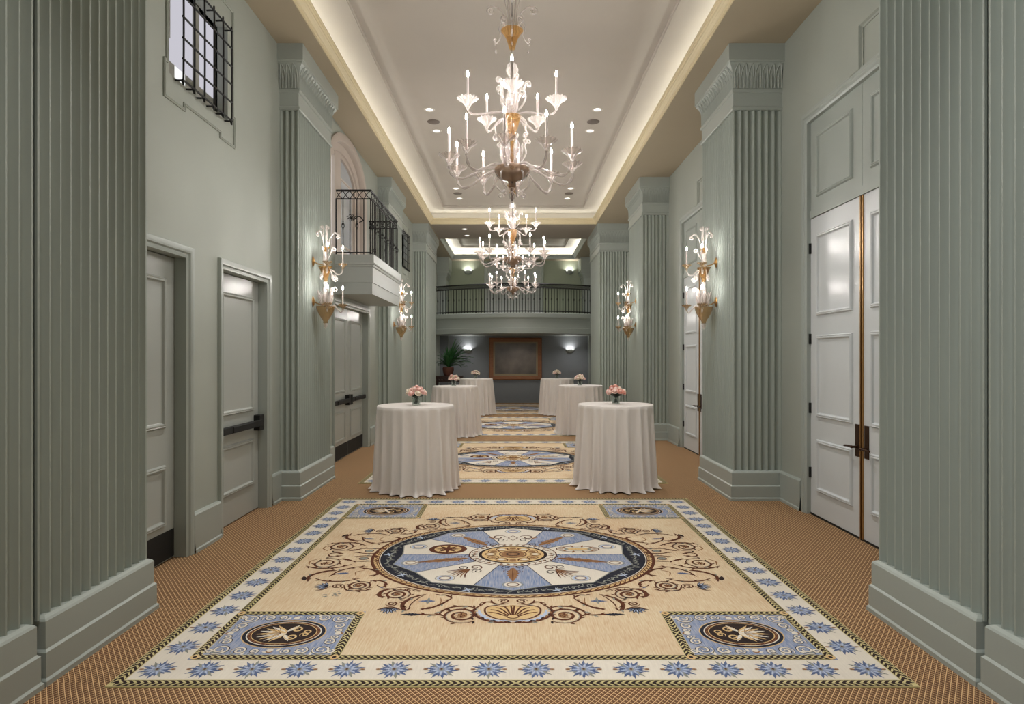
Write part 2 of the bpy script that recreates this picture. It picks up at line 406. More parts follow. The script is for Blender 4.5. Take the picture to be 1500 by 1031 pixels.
def pier(sg, xf, y0, y1, xw, label, group='fluted square piers along the hall', trim0=0, trim1=0, caps=True):
    mp = lambda u, v, w: (sg * u, v, w)
    root = thing('fluted_pier', (sg * (xf + xw) / 2, (y0 + y1) / 2, 0), label=label, cat='column', group=group)
    off = Vector(root.location)
    def fin(mb, name, smooth=None):
        mb.v = [(x - off.x, y - off.y, z) for x, y, z in mb.v]; return mb.build(name, M['pier'] if name == 'shaft' else M['trimp'], root, smooth)
    c = [(xw, y1), (xf, y1), (xf, y0), (xw, y0)]
    out = flute_run(c[0], c[1], (0, 1)) + flute_run(c[1], c[2], (-1, 0))[1:] + flute_run(c[2], c[3], (0, -1))[1:]
    mb = MB(); mb.prism([(sg * x, y) for x, y in out], .33, 4.62, caps=False); fin(mb, 'shaft', 28)
    cb = [(xw, y1 - trim1), (xf, y1 - trim1), (xf, y0 + trim0), (xw, y0 + trim0)]
    mb = MB(); mb.sweep(cb, BASEP, mp=mp); fin(mb, 'base')
    mb = MB(); e0, e1 = trim0 * 1.9, trim1 * 1.9; mb.sweep([(xw, y1 - e1), (xf, y1 - e1), (xf, y0 + e0), (xw, y0 + e0)], CAPP, mp=mp)
    if caps:
        cc = [(xw, y1 - e1), (xf, y1 - e1), (xf, y0 + e0), (xw, y0 + e0)]
        for a, b, o in ((cc[1], cc[2], (-1, 0)), (cc[2], cc[3], (0, -1))):
            L = abs(a[0] - b[0]) + abs(a[1] - b[1]); n = round(L / .078); w = L / n
            t = ((b[0] - a[0]) / L, (b[1] - a[1]) / L)
            def at(s, z, e=.003): q = cap_off(z) + e; return (sg * (a[0] + t[0] * s + o[0] * q), a[1] + t[1] * s + o[1] * q, z)
            for i in range(n):
                s0 = i * w; cpts = []
                for s_, z in ((.08, 4.855), (.08, 4.96), (.12, 5.03), (.25, 5.085), (.5, 5.125), (.75, 5.085), (.88, 5.03), (.92, 4.96), (.92, 4.855)):
                    cpts.append(at(s0 + s_ * w, z))
                mb.tube(bez(cpts, 2), .0075, 4)
                mb.tube([at(s0 + .5 * w, 4.855), at(s0 + .5 * w, 4.96), at(s0 + .5 * w, 5.03)], [.009, .009, .004], 4)
                mb.tube([at(s0 + .28 * w, 4.855), at(s0 + .28 * w, 5.0)], .004, 4); mb.tube([at(s0 + .72 * w, 4.855), at(s0 + .72 * w, 5.0)], .004, 4)
    fin(mb, 'capital', 35)
    return root
G2 = 'fluted square piers along the hall'
pier(1, 2.40, 3.095, 3.99, XR, 'nearest wide fluted pier on the right, complete with both base corners', trim0=.046)
pier(1, 2.40, 2.05, 3.07, XR, 'fluted pier cut by the right edge of the frame, past a dark joint', trim1=.046)
pier(-1, 2.425, 3.095, 4.02, -XL, 'nearest wide fluted pier on the left, beside the door with the black kick plate', trim0=.046)
pier(-1, 2.425, 2.05, 3.07, -XL, 'fluted pier cut by the left edge of the frame, past a dark joint', trim1=.046)
pier(1, 2.60, 7.175, 8.355, XR, 'second fluted pier on the right, just beyond the tall brass edged doors')
pier(-1, 2.54, 7.175, 8.445, -XL, 'second fluted pier on the left, between black bar door and balcony')
pier(1, 2.64, 12.40, 13.85, XR, 'third fluted pier on the right, carrying the small far sconce')
pier(-1, 2.55, 12.40, 13.90, -XL, 'third fluted pier on the left, just beyond the little balcony')
pier(1, 2.37, 16.65, 18.68, XR, 'farthest fluted pier on the right, beside the curved gallery railing')
pier(-1, 2.39, 16.65, 18.75, -XL, 'farthest fluted pier on the left, beside the potted palm')

# ------------------------------------------------------------------ baseboards
BB = [(.045, 0), (.045, .026), (.036, .038), (.036, .325), (.026, .34), (0, .345)]
def baseboard(name, side, runs):
    mb = MB()
    for a, b in runs:
        if side == 'left': mb.sweep([(XL, a), (XL, b)], [(o, z) for o, z in BB], mp=lambda u, v, w: (u, v, w), side=1)
        else: mb.sweep([(XR, a), (XR, b)], BB, side=-1)
    return struct(name, mb, M['trimp'])
baseboard('baseboard_left', 'left', [(5.20, 5.67), (6.88, 7.2), (11.6, 12.45), (8.4, 9.25), (13.9, 16.65), (18.7, 22.88)])
baseboard('baseboard_right', 'right', [(6.65, 7.2), (3.95, 4.49), (8.3, 9.34), (11.52, 12.45), (13.8, 16.65), (18.65, 22.88)])

# ------------------------------------------------------------------ doors
def lp(y0, y1, z0, z1): return [(y0, z0), (y1, z0), (y1, z1), (y0, z1)]
PANP = [(.0, 0), (.004, .012), (.012, .020), (.020, .016), (.026, .022), (.034, .020), (.042, .004), (.05, 0)]
def panels(mb, x, sg, rects):
    for r in rects:
        mb.sweep(lp(*r), PANP, closed=True, side=-1, mp=lambda u, v, w: (x + sg * w, u, v))
CAS = [(-.003, -.09), (-.003, .010), (.018, .018), (.030, .012), (.040, .026), (.062, .034), (.086, .034), (.092, .02), (.092, 0)]
def casing(mb, x, sg, y0, y1, zt, prof=CAS):
    mb.sweep([(y0, 0), (y0, zt), (y1, zt), (y1, 0)], prof, side=-1, mp=lambda u, v, w: (x + sg * w, u, v))
def left_door(n, y, leaves, kick, bars, label):
    xf = -2.85
    root = thing('door_%d' % n, (xf, (y[0] + y[1]) / 2, 0), kind='structure', label=label)
    L = root.location
    def fin(mb, name, m, sm=None, par=root):
        o = Vector(L); mb.v = [(a - o.x, b - o.y, c) for a, b, c in mb.v]; return mb.build(name, m, par, sm)
    mb = MB(); casing(mb, XL, 1, y[0], y[1], 2.52); fin(mb, 'door_frame', M['trimp'], 30)
    w = (y[1] - y[0]) / leaves
    for i in range(leaves):
        a, b = y[0] + i * w + .006, y[0] + (i + 1) * w - .006
        mb = MB(); mb.box(xf - .045, xf, a, b, .012, 2.51)
        mb_p = [(a + .14, b - .14, 1.10, 2.33), (a + .14, b - .14, .30, .80)]
        panels(mb, xf, 1, mb_p); leaf = fin(mb, 'door_leaf', M['door'], 30)
        if kick:
            mb = MB(); mb.box(xf, xf + .004, a + .01, b - .01, .02, .25); k = fin(mb, 'kick_plate', M['blackp'])
        if bars:
            mb = MB(); mb.box(xf + .03, xf + .075, a + .06, b - .05, .925, .995); mb.box(xf + .02, xf + .085, a + .25, b - .30, .93, .99)
            e = b - .10 if (leaves == 1 or i == 0) else a + .02
            mb.box(xf, xf + .07, e - .02, e + .09, .88, 1.05); mb.box(xf, xf + .05, (a + .06) if e > (a + b) / 2 else b - .10, (a + .12) if e > (a + b) / 2 else b - .05, .93, .99)
            o = fin(mb, 'panic_bar', M['blackp']); bv = o.modifiers.new('b', 'BEVEL'); bv.width = .006; bv.segments = 2
    return root
left_door(1, D1, 1, True, False, 'left door with a black kick plate')
left_door(2, D2, 1, False, True, 'left door with a black panic bar')
left_door(3, D3, 2, True, True, 'double door below the balcony')

RC = [(-.003, -.03), (-.003, .012), (.02, .022), (.032, .016), (.05, .016), (.06, .028), (.085, .03), (.10, .022), (.11, .022), (.115, 0)]
def right_door(n, y, label):
    xf = XR + .03
    root = thing('door_%d' % n, (xf, (y[0] + y[1]) / 2, 0), kind='structure', label=label)
    L = root.location; c = (y[0] + y[1]) / 2
    def fin(mb, name, m, sm=None, lab=None):
        mb.v = [(a - L.x, b - L.y, z) for a, b, z in mb.v]; o = mb.build(name, m, root, sm)
        if lab: o['label'] = lab
        return o
    mb = MB(); casing(mb, XR, -1, y[0], y[1], 4.20, RC); fin(mb, 'door_frame', M['trimp'], 30)
    mb = MB(); mb.box(xf, xf + .04, y[0], y[1], 3.24, 4.20); mb.box(xf - .012, xf, y[0], y[1], 3.17, 3.25)
    mb.box(xf - .002, xf + .001, c - .003, c + .003, 3.25, 4.2)
    for a, b in ((y[0], c), (c, y[1])): panels(mb, xf, -1, [(a + .15, b - .14, 3.37, 4.03)])
    fin(mb, 'transom_panel', M['trimp'], 30)
    for i, (a, b) in enumerate(((y[0], c), (c, y[1]))):
        mb = MB(); mb.box(xf, xf + .045, a + .004, b - .004, .012, 3.165)
        panels(mb, xf, -1, [(a + .15, b - .14, 2.12, 2.98), (a + .15, b - .14, 1.055, 1.915), (a + .15, b - .14, .275, .82)])
        fin(mb, 'door_leaf', M['rdoor'], 30)
        s = 1 if i else -1
        mb = MB(); mb.box(xf - .012, xf, c + min(s * .010, s * .024), c + max(s * .010, s * .024), .012, 3.165); fin(mb, 'edge_strip', M['brass'], lab='worn brass edge strip')
        mb = MB(); yy = c + s * .075; mb.box(xf - .008, xf, yy - .032, yy + .032, .76, 1.06)
        o = fin(mb, 'handle_plate', M['bronze'])
        mb = MB(); mb.tube([(xf - .005, yy, .85), (xf - .055, yy, .85)], .012, 10)
        mb.tube(bez([(xf - .055, yy - s * .004, .85), (xf - .058, yy + s * .06, .852), (xf - .056, yy + s * .13, .846)], 4), [.012] * 4 + [.010] * 4 + [.009], 8)
        mb.ball((xf - .058, yy, .85), .015); fin(mb, 'lever_handle', M['bronze'], 40)
        e = y[1] if i else y[0]
        for z in (.45, 1.14, 1.88, 2.85):
            mb = MB(); mb.box(xf - .022, xf, e - .018, e + .014, z - .055, z + .055); fin(mb, 'hinge', M['blackp'])
    mb = MB(); mb.box(xf - .003, xf, c - .010, c + .010, .012, 3.165); fin(mb, 'meeting_joint', M['bronze'])
    mb = MB(); mb.box(xf - .004, xf + .01, y[0], y[1], 0, .02); fin(mb, 'threshold', M['blackp'])
    return root
right_door(4, R1D, 'tall double door with brass edges near the right')
right_door(5, R2D, 'tall double door beyond the second right pier')
# eared panel over each right door
for k, y in enumerate((R1D, R2D)):
    c = (y[0] + y[1]) / 2; mb = MB()
    mp = lambda u, v, w: (XR - w, u, v)
    path = [(c + .10, 4.33), (c - .02, 4.33), (c - .02, 4.72), (c - .74, 4.72), (c - .74, 4.33), (c - .86, 4.33)]
    mb.sweep(path, [(0, 0), (0, .035), (.03, .035), (.04, .012), (.06, .012), (.06, 0)], mp=mp, side=-1)
    struct('trim_%d' % (k + 3), mb, M['wall'])

# ------------------------------------------------------------------ arched balcony door (window_1) and grilled windows
def arch_pts(cy, a, b, z0, zs, n=24, flip=False):
    p = [(cy - a, z0)] + [(cy - a * cos(pi * i / n), zs + b * sin(pi * i / n)) for i in range(n + 1)] + [(cy + a, z0)]
    return p
mpl = lambda x: (lambda u, v, w: (x + w, u, v))
cy, zs = 10.15, 4.66
root = thing('window_1', (XL, cy, 3.28), kind='structure')
def fin(mb, name, m, sm=None):
    mb.v = [(a - XL, b - cy, c - 3.28) for a, b, c in mb.v]; return mb.build(name, m, root, sm)
mb = MB(); outer = arch_pts(cy, 1.15, .66, 3.28, zs)
n = len(outer); top = [(ARC[0], 3.28)] + [(min(max(p[0], ARC[0]), ARC[1]), 5.32) for p in outer[1:-1]] + [(ARC[1], 3.28)]
for i in range(1, n - 2):
    a, b = outer[i], outer[i + 1]; mb.quad((XL, a[0], a[1]), (XL, b[0], b[1]), (XL, b[0], 5.33), (XL, a[0], 5.33))
fin(mb, 'spandrel', M['wall'])
mb = MB(); mb.sweep(outer, [(0, 0), (0, .03), (-.05, .04), (-.10, .03), (-.12, .03), (-.14, 0), (-.14, -.06), (-.26, -.07), (-.28, -.16)], mp=mpl(XL), side=-1)
fin(mb, 'arch_casing', M['archtrim'], 35)
mb = MB(); xi = XL - .15
inner = arch_pts(cy, .90, .42, 3.28, zs)
mb.sweep(inner, [(0, 0), (0, .05), (-.09, .05), (-.09, 0)], mp=mpl(xi), side=-1)
mb.box(xi, xi + .06, 9.70, 10.02, 3.28, 5.06)
mb.box(xi, xi + .05, cy - .86, cy + .86, 3.28, 3.46); panels(mb, xi + .012, 1, [(10.12, 10.92, 3.55, 4.70)])
fin(mb, 'sash_frame', M['archtrim'])
for i, (a, b) in enumerate(((9.25, 9.72), (10.0, 11.02))):
    mb = MB(); mb.quad((xi + .01, a - .02, 3.4), (xi + .01, b + .02, 3.4), (xi + .01, b + .02, 5.08), (xi + .01, a - .02, 5.08)); fin(mb, 'pane', M['daywhite'] if i == 0 else M['archpane'])
mb = MB(); mb.box(xi - .03, xi - .02, ARC[0], ARC[1], 3.28, 5.32); fin(mb, 'backing', M['roomgrey'])

def grille_window(n, dy, lab):
    y0, y1, z0, z1 = W1[0] + dy, W1[1] + dy, W1[2], W1[3]
    root = thing('window_%d' % n, (XL, (y0 + y1) / 2, z0), kind='structure', label=lab); L = root.location
    def fin(mb, name, m, sm=None):
        mb.v = [(a - L.x, b - L.y, c - L.z) for a, b, c in mb.v]; return mb.build(name, m, root, sm)
    mb = MB(); x = XL - .14
    mb.sweep(lp(y0, y1, z0, z1), [(0, -.14), (0, -.10), (-.03, -.10), (-.03, -.14)], closed=True, side=-1, mp=mpl(XL))
    mb.box(x - .02, x + .03, y0 + .62, y0 + .68, z0, z1); mb.box(x, x + .02, y0 + .2, y0 + .23, z0 + .4, z1)
    fin(mb, 'window_frame', M['roomgrey'])
    mb = MB(); mb.box(x - .01, x, y0, y1, z0 + .22, z1); fin(mb, 'pane', M['daypane'])
    mb = MB(); mb.box(x - .01, x, y0, y0 + .33, z0, z0 + .22); mb.box(x - .01, x, y0 + .5, y1, z0, z0 + .22); fin(mb, 'low_pane', M['roomgrey'])
    mb = MB(); mb.box(x - .012, x - .002, y0 + .33, y0 + .5, z0, z0 + .22); fin(mb, 'bright_pane', M['daywhite'])
    mb = MB(); xg = XL + .07; ys = [4.955 + dy + .17 * i for i in range(6)]; zz = [3.94 + .172 * i for i in range(6)]
    for y in ys: mb.tube(bez([(XL, y, zz[0]), (xg - .015, y, zz[0]), (xg, y, zz[0] + .03), (xg, y, zz[-1] - .03), (xg - .015, y, zz[-1]), (XL, y, zz[-1])], 3), .008, 6)
    for z in zz: mb.tube([(xg, ys[0] - .012, z), (xg, ys[-1] + .012, z)], .009, 6)
    fin(mb, 'iron_grille', M['iron'], 50)
    mb = MB()
    e = [(4.785, 4.05), (4.785, 3.74), (5.10, 3.74), (5.10, 3.79), (5.70, 3.79), (5.70, 3.74), (6.01, 3.74), (6.01, 4.05), (5.975, 4.05), (5.975, 5.08), (4.82, 5.08), (4.82, 4.05)]
    mb.sweep([(a + dy, b) for a, b in e], [(0, 0), (0, .012), (.006, .016), (.012, .006), (.018, .014), (.024, .012), (.024, 0)], closed=True, side=-1, mp=mpl(XL))
    fin(mb, 'eared_moulding', M['wall'])
grille_window(2, 0, 'grilled window high on the near left wall')
grille_window(3, 9.93, 'small grilled window beyond the balcony')
# unseen window added on the left wall to light the near right pier
root = thing('window_4', (XL, -.6, .9), kind='structure')
mb = MB(); mb.box(-.16, -.15, -2.0, 2.0, 0, 3.5); mb.build('pane', M['daywhite'], root)
mb = MB()
for y in (-2, -1, 0, 1, 2): mb.box(-.15, -.08, y - .03, y + .03, 0, 3.5)
for z in (0, .9, 1.8, 2.7, 3.47): mb.box(-.15, -.08, -2, 2, z, z + .05)
mb.build('window_frame', M['trimp'], root)

# ------------------------------------------------------------------ little balcony on the left
def baluster(mb, x, y, z0, z1, knot=None, r=.008):
    mb.tube([(x, y, z0), (x, y, z1)], r, 6)
    if knot:
        for k in range(4):
            a = pi / 2 * k
            mb.tube(bez([(x, y, knot - .055), (x + .02 * cos(a), y + .02 * sin(a), knot - .02), (x + .02 * cos(a + .8), y + .02 * sin(a + .8), knot + .02), (x, y, knot + .055)], 3), .004, 4)
        mb.ball((x, y, knot - .06), .012, seg=6, rings=4); mb.ball((x, y, knot + .06), .012, seg=6, rings=4)
BY0, BY1, BX = 9.40, 11.67, -2.16
bal = thing('wall_balcony', (XL, (BY0 + BY1) / 2, 2.66), label='small grey balcony with black iron railing above the left double door', cat='balcony')
o = Vector(bal.location)
def fin(mb, name, m, sm=None, par=bal):
    mb.v = [(a - o.x, b - o.y, c - o.z) for a, b, c in mb.v]; return mb.build(name, m, par, sm)
mb = MB()
pr = [(-.59, 2.67), (-.03, 2.67), (-.03, 2.845), (-.02, 2.85), (-.02, 3.085), (-.008, 3.09), (.0, 3.105), (.0, 3.118), (.018, 3.128), (.022, 3.142), (.0, 3.148), (.0, 3.28), (-.6, 3.28)]
mb.sweep([(XL, BY1), (BX, BY1), (BX, BY0), (XL, BY0)], pr, side=-1)
mb.box(XL, BX - .02, BY0 + .02, BY1 - .02, 3.26, 3.279)
fin(mb, 'slab', M['slab'], 30)
rx, ry0, ry1 = BX - .06, BY0 + .06, BY1 - .06
for a, b in (((XL, ry0), (rx, ry0)), ((rx, ry0), (rx, ry1)), ((XL, ry1), (rx, ry1))):
    L = abs(a[0] - b[0]) + abs(a[1] - b[1]); t = ((b[0] - a[0]) / L, (b[1] - a[1]) / L)
    at = lambda s: (a[0] + t[0] * s, a[1] + t[1] * s)
    n = max(2, round(L / .118)); mb = MB()
    p, q = at(0), at(L)
    for z, r in ((4.285, .016), (4.155, .010)): mb.tube([(p[0], p[1], z), (q[0], q[1], z)], r, 6)
    m2 = MB(); m2.tube([(p[0], p[1], 3.32), (q[0], q[1], 3.32)], .010, 6); fin(m2, 'bottom_rail', M['iron'], 50)
    for i in range(n):   # crossed arcs between the two top rails
        s0, s1 = L * i / n, L * (i + 1) / n
        for za, zb in ((4.155, 4.28), (4.28, 4.155)):
            mb.tube(bez([(*at(s0), za), (*at((s0 + s1) / 2), 4.2175 + (.02 if za < zb else -.02)), (*at(s1), zb)], 4), .006, 4)
    fin(mb, 'railing_band', M['iron'], 50)
    for i in range(n + 1):
        if a == (rx, ry0) and i in (0,): pass
        x, y = at(L * i / n); mb = MB(); baluster(mb, x, y, 3.28, 4.16, 3.74 if i % 2 else None, .012 if i in (0, n) else .008)
        fin(mb, 'baluster', M['iron'], 50)
mb = MB()
for k in range(8):
    a = 2 * pi * k / 8; c = (XL + .24, ry0, 3.86)
    mb.tube(bez([c, (c[0] + .04 * cos(a), c[1], c[2] + .04 * sin(a)), (c[0] + .075 * cos(a + .5), c[1] - .01, c[2] + .05 * sin(a + .5))], 3), .006, 4)
mb.tube(bez([(XL + .28, ry0, 3.84), (XL + .36, ry0, 3.88), (XL + .42, ry0, 3.82), (XL + .36, ry0, 3.79)], 4), .008, 5)
fin(mb, 'iron_flower', M['iron'], 50)

# ------------------------------------------------------------------ curved rear gallery
gal = thing('rear_gallery', (0, YB, 2.5), label='curved gallery with long black iron railing across the far end wall', cat='balcony')
o = Vector(gal.location)
def garc(n=48, ys=21.40, yc=20.40, xa=-2.76, xb=3.17):
    pts = []
    for i in range(n + 1):
        x = xa + (xb - xa) * i / n; u = (x - (xa + xb) / 2) / ((xb - xa) / 2)
        pts.append((x, ys - (ys - yc) * (1 - u * u)))
    return pts
def finm(mb, name, m, sm=None):
    mb.v = [(a - o.x, b - o.y, c - o.z) for a, b, c in mb.v]; return mb.build(name, m, gal, sm)
pr = [(-.06, 2.52), (-.0, 2.52), (.0, 2.69), (-.02, 2.705), (-.02, 3.00), (.0, 3.02), (.02, 3.05), (.05, 3.06), (.05, 3.19), (.03, 3.21), (-.3, 3.21)]
mb = MB(); g = garc(); mb.sweep(g, pr, side=1)
for i in range(len(g) - 1):
    for z in (2.521, 3.209): mb.quad((g[i][0], g[i][1], z), (g[i + 1][0], g[i + 1][1], z), (g[i + 1][0], YB, z), (g[i][0], YB, z))
finm(mb, 'gallery_slab', M['trimp'], 30)
gr = garc(60, 21.46, 20.46); mb = MB()
for z, r in ((4.19, .024), (4.055, .016)): mb.tube([(x, y, z) for x, y in gr], r, 6)
m2 = MB(); m2.tube([(x, y, 3.27) for x, y in gr], .018, 6); finm(m2, 'bottom_rail', M['iron'], 50)
def gat(s):
    s = min(max(s, 0), len(gr) - 1.0001); i = int(s); f = s - i
    return (gr[i][0] + (gr[i + 1][0] - gr[i][0]) * f, gr[i][1] + (gr[i + 1][1] - gr[i][1]) * f)
for i in range(60):
    for za, zb in ((4.055, 4.19), (4.19, 4.055)):
        mb.tube([(*gat(i), za), (*gat(i + 1), zb)], .009, 4)
        mb.tube([(*gat(i + .5), za), (*gat(min(i + 1.5, 59.9)), zb)], .009, 4)
finm(mb, 'railing_band', M['iron'], 50)
for i in range(61):
    x, y = gat(i); mb = MB(); baluster(mb, x, y, 3.21, 4.06, 3.68 if i % 2 else None, .013)
    if i % 6 == 3: mb.box(x - .02, x + .02, y - .02, y + .02, 3.21, 3.27)
    finm(mb, 'baluster', M['iron'], 50)

# upper back wall: door and bracketed pilasters; lower corner strips
root = thing('door_6', (.02, YB, 3.21), kind='structure')
mb = MB(); mb.box(-1.0, 1.0, -.03, 0, 0, 1.98); panels(mb, 0, -1, [])
mb.build('door_leaf', M['door'], root)
mb = MB(); mb.sweep([(-1.0, 0), (-1.0, 1.98), (1.0, 1.98), (1.0, 0)], [(0, 0), (0, .04), (.03, .06), (.10, .06), (.12, 0)], side=-1, mp=lambda u, v, w: (u, -w, v))
mb.box(-1.0, 1.0, -.045, -.03, .55, .60); mb.box(-1.0, 1.0, -.045, -.03, .82, .85); mb.box(-.02, .02, -.045, -.03, 0, 1.98)
mb.build('door_frame', M['trimp'], root)
for sg, x in ((-1, -2.57), (1, 2.69)):
    t = thing('wall_pilaster', (x, 22.2, 3.21), label=('bracketed pilaster above the gallery on the left' if sg < 0 else 'bracketed pilaster above the gallery on the right'), cat='pilaster', group='gallery pilasters')
    w = .11
    mb = MB(); mb.box(-w, w, -.12, .7, 0, 1.2)
    for q in (-.055, 0, .055): mb.box(q - .012, q + .012, -.128, -.12, 0, .68)
    mb.box(-.3 if sg < 0 else w, -w if sg < 0 else .5, -.1, .7, 0, 2.13); mb.build('shaft', M['trimp'], t)
    mb = MB(); a, b = -.12, .12
    for z0, z1, e in ((.70, .74, .03), (1.06, 1.10, .03), (1.10, 1.36, .01), (1.36, 1.44, .03), (1.44, 1.54, .06), (1.54, 1.66, .10), (1.66, 2.13, .13)): mb.box(a - e, b + e, -.13 - e, .68, z0, z1)
    mb.build('bracket', M['trimp'], t)
mb = MB(); mb.box(2.80, 2.84, YB - .4, YB, 0, 2.52); mb.box(-2.45, -2.42, YB - .05, YB, 0, 2.52); struct('trim_5', mb, M['trimp'])

# ------------------------------------------------------------------ patterned rug panels laid in the carpet
HW = 2.068
class Rug:
    def __init__(s): s.mb = MB(); s.T = lambda x, y: (x, y); s.k = 0
    def z(s, l): s.k += 1; return .006 + l * .00035 + (s.k % 13) * .00002
    def poly(s, pts, mi, l):
        z = s.z(l); s.mb.add([(*s.T(x, y), z) for x, y in pts], [tuple(range(len(pts)))], mi)
    def fan(s, c, pts, mi, l):
        n = len(pts); z = s.z(l); vs = [(*s.T(*c), z)] + [(*s.T(x, y), z) for x, y in pts]
        s.mb.add(vs, [(0, 1 + i, 1 + (i + 1) % n) for i in range(n)], mi)
    def ring(s, cx, cy, rx, ry, w, mi, l, n=64):
        for i in range(n):
            a, b = 2 * pi * i / n, 2 * pi * (i + 1) / n
            s.poly([(cx + rx * cos(a), cy + ry * sin(a)), (cx + rx * cos(b), cy + ry * sin(b)), (cx + (rx - w) * cos(b), cy + (ry - w) * sin(b)), (cx + (rx - w) * cos(a), cy + (ry - w) * sin(a))], mi, l)
    def disc(s, cx, cy, rx, ry, mi, l, n=40): s.fan((cx, cy), [(cx + rx * cos(2 * pi * i / n), cy + ry * sin(2 * pi * i / n)) for i in range(n)], mi, l)
    def stroke(s, pts, w, mi, l, taper=True):
        n = len(pts); L = []; R = []
        for i, p in enumerate(pts):
            a = pts[max(i - 1, 0)]; b = pts[min(i + 1, n - 1)]
            dx, dy = b[0] - a[0], b[1] - a[1]; d = sqrt(dx * dx + dy * dy) or 1
            t = i / (n - 1); ww = w / 2 * (min(1, .35 + 2.2 * min(t, 1 - t)) if taper else 1)
            L.append((p[0] - dy / d * ww, p[1] + dx / d * ww)); R.append((p[0] + dy / d * ww, p[1] - dx / d * ww))
        for i in range(n - 1): s.poly([L[i], L[i + 1], R[i + 1], R[i]], mi, l)
    def curve(s, pts, w, mi, l, n=6):
        P = [(p.x, p.y) for p in bez([(a, b, 0) for a, b in pts], n)]; s.stroke(P, w, mi, l)
        if w >= .015:
            m = len(P)
            for j in range(2, m - 2, 4):
                an = atan2(P[j + 1][1] - P[j - 1][1], P[j + 1][0] - P[j - 1][0]); q = 1 if (j // 4) % 2 else -1
                s.leafy(P[j][0], P[j][1], .045, an + q * .7, .009, mi if j % 3 else 11, l)
    def spiral(s, cx, cy, r, a0, turns, w, mi, l, end=.15, sy=1.0):
        n = int(16 * abs(turns)) + 4
        if r > .09:
            sg = 1 if turns > 0 else -1
            s.stroke([(cx + r * (.90 - .80 * i / n) * cos(a0 + 2 * pi * turns * i / n), cy + sy * r * (.90 - .80 * i / n) * sin(a0 + 2 * pi * turns * i / n)) for i in range(n + 1)], w * .35, 11, l)
            for j in range(7):
                t = j / 14; an = a0 + 2 * pi * turns * t; rr = r * (1 - .85 * t)
                s.leafy(cx + rr * cos(an), cy + rr * sin(an), .042, an + sg * .9, .010, mi if j % 3 else 2, l)
            for j in range(8): an = 2 * pi * j / 8; s.leafy(cx, cy, r * .30, an, .008, 7 if j % 2 else mi, l + 1)
        s.stroke([(cx + r * (1 - (1 - end) * i / n) * cos(a0 + 2 * pi * turns * i / n), cy + sy * r * (1 - (1 - end) * i / n) * sin(a0 + 2 * pi * turns * i / n)) for i in range(n + 1)], w, mi, l)
    def band(s, x0, y0, x1, y1, w, l, lab=0):
        """leaf-chevron rope band whose axis runs from (x0, y0) to (x1, y1)"""
        L = sqrt((x1 - x0) ** 2 + (y1 - y0) ** 2); t = ((x1 - x0) / L, (y1 - y0) / L); nn = (-t[1], t[0])
        at = lambda a, b: (x0 + t[0] * a + nn[0] * b, y0 + t[1] * a + nn[1] * b)
        h = w / 2
        s.poly([at(0, -h), at(L, -h), at(L, h), at(0, h)], 3, l)
        s.poly([at(0, -h * .86), at(L, -h * .86), at(L, h * .86), at(0, h * .86)], 2, l + 1)
        n = round(L / .036); p = L / n
        for i in range(n):
            a = i * p; d = 1 if a < L / 2 else -1
            b = a + (0 if d > 0 else p)
            for q in (1, -1):
                s.poly([at(b, q * h * .74), at(b + d * p * .40, q * h * .74), at(b + d * p * 1.12, q * h * .05), at(b + d * p * .68, q * h * .05)], 3, l + 2)
    def rosette(s, x, y, rot):
        n = 16; r0 = .088
        def star(r, inner, k, mi, l, ph=0):
            pts = []
            for i in range(2 * k):
                a = rot + ph + pi * i / k; rr = r * (1 if i % 2 == 0 else inner) * (1 if (i // 2) % 2 == 0 else .8)
                pts.append((x + rr * cos(a), y + rr * sin(a)))
            s.fan((x, y), pts, mi, l)
        for i in range(20):
            a = rot + 2 * pi * i / 20; L = r0 * (1.12 if i % 2 else .88); s.leafy(x, y, L, a, .0125, 11 if i % 5 == 0 else 5, 2 + (i % 2))
        for i in range(10):
            a = rot + 2 * pi * i / 10 + .15; s.leafy(x, y, r0 * .80, a, .011, 4, 4); s.leafy(x + .02 * cos(a), y + .02 * sin(a), r0 * .48, a, .004, 10, 5)
        for q in (-1, 1): s.disc(x + q * .085, y, .014, .007, 7, 5, 8)
        s.disc(x, y, .014, .014, 11, 6, 10); s.disc(x, y, .007, .007, 6, 7, 8)
    def palmette(s, x, y, r, a):
        for i in range(7):
            b = a + (i - 3) * .36; rr = r * (1 - .06 * abs(i - 3))
            tip = (x + rr * cos(b), y + rr * sin(b)); m1 = (x + rr * .6 * cos(b - .16), y + rr * .6 * sin(b - .16)); m2 = (x + rr * .6 * cos(b + .16), y + rr * .6 * sin(b + .16))
            s.poly([(x, y), m1, tip, m2], 10 if i % 2 else 4, 4); s.stroke([(x, y), m1, tip, m2, (x, y)], .007, 8, 5, False)
    def leafy(s, x, y, L, a, w, mi=6, l=4):
        pts = []
        for i in range(13):
            t = i / 12; pts.append((t * L, w * sin(pi * t ** .8) * (1 if i % 2 else .7)))
        P = [(x + u * cos(a) - v * sin(a), y + u * sin(a) + v * cos(a)) for u, v in pts] + [(x + u * cos(a) - v * sin(a), y + u * sin(a) + v * cos(a)) for u, v in [(p, -q) for p, q in pts[::-1]]]
        c = (x + L * .5 * cos(a), y + L * .5 * sin(a)); s.fan(c, P, mi, l)

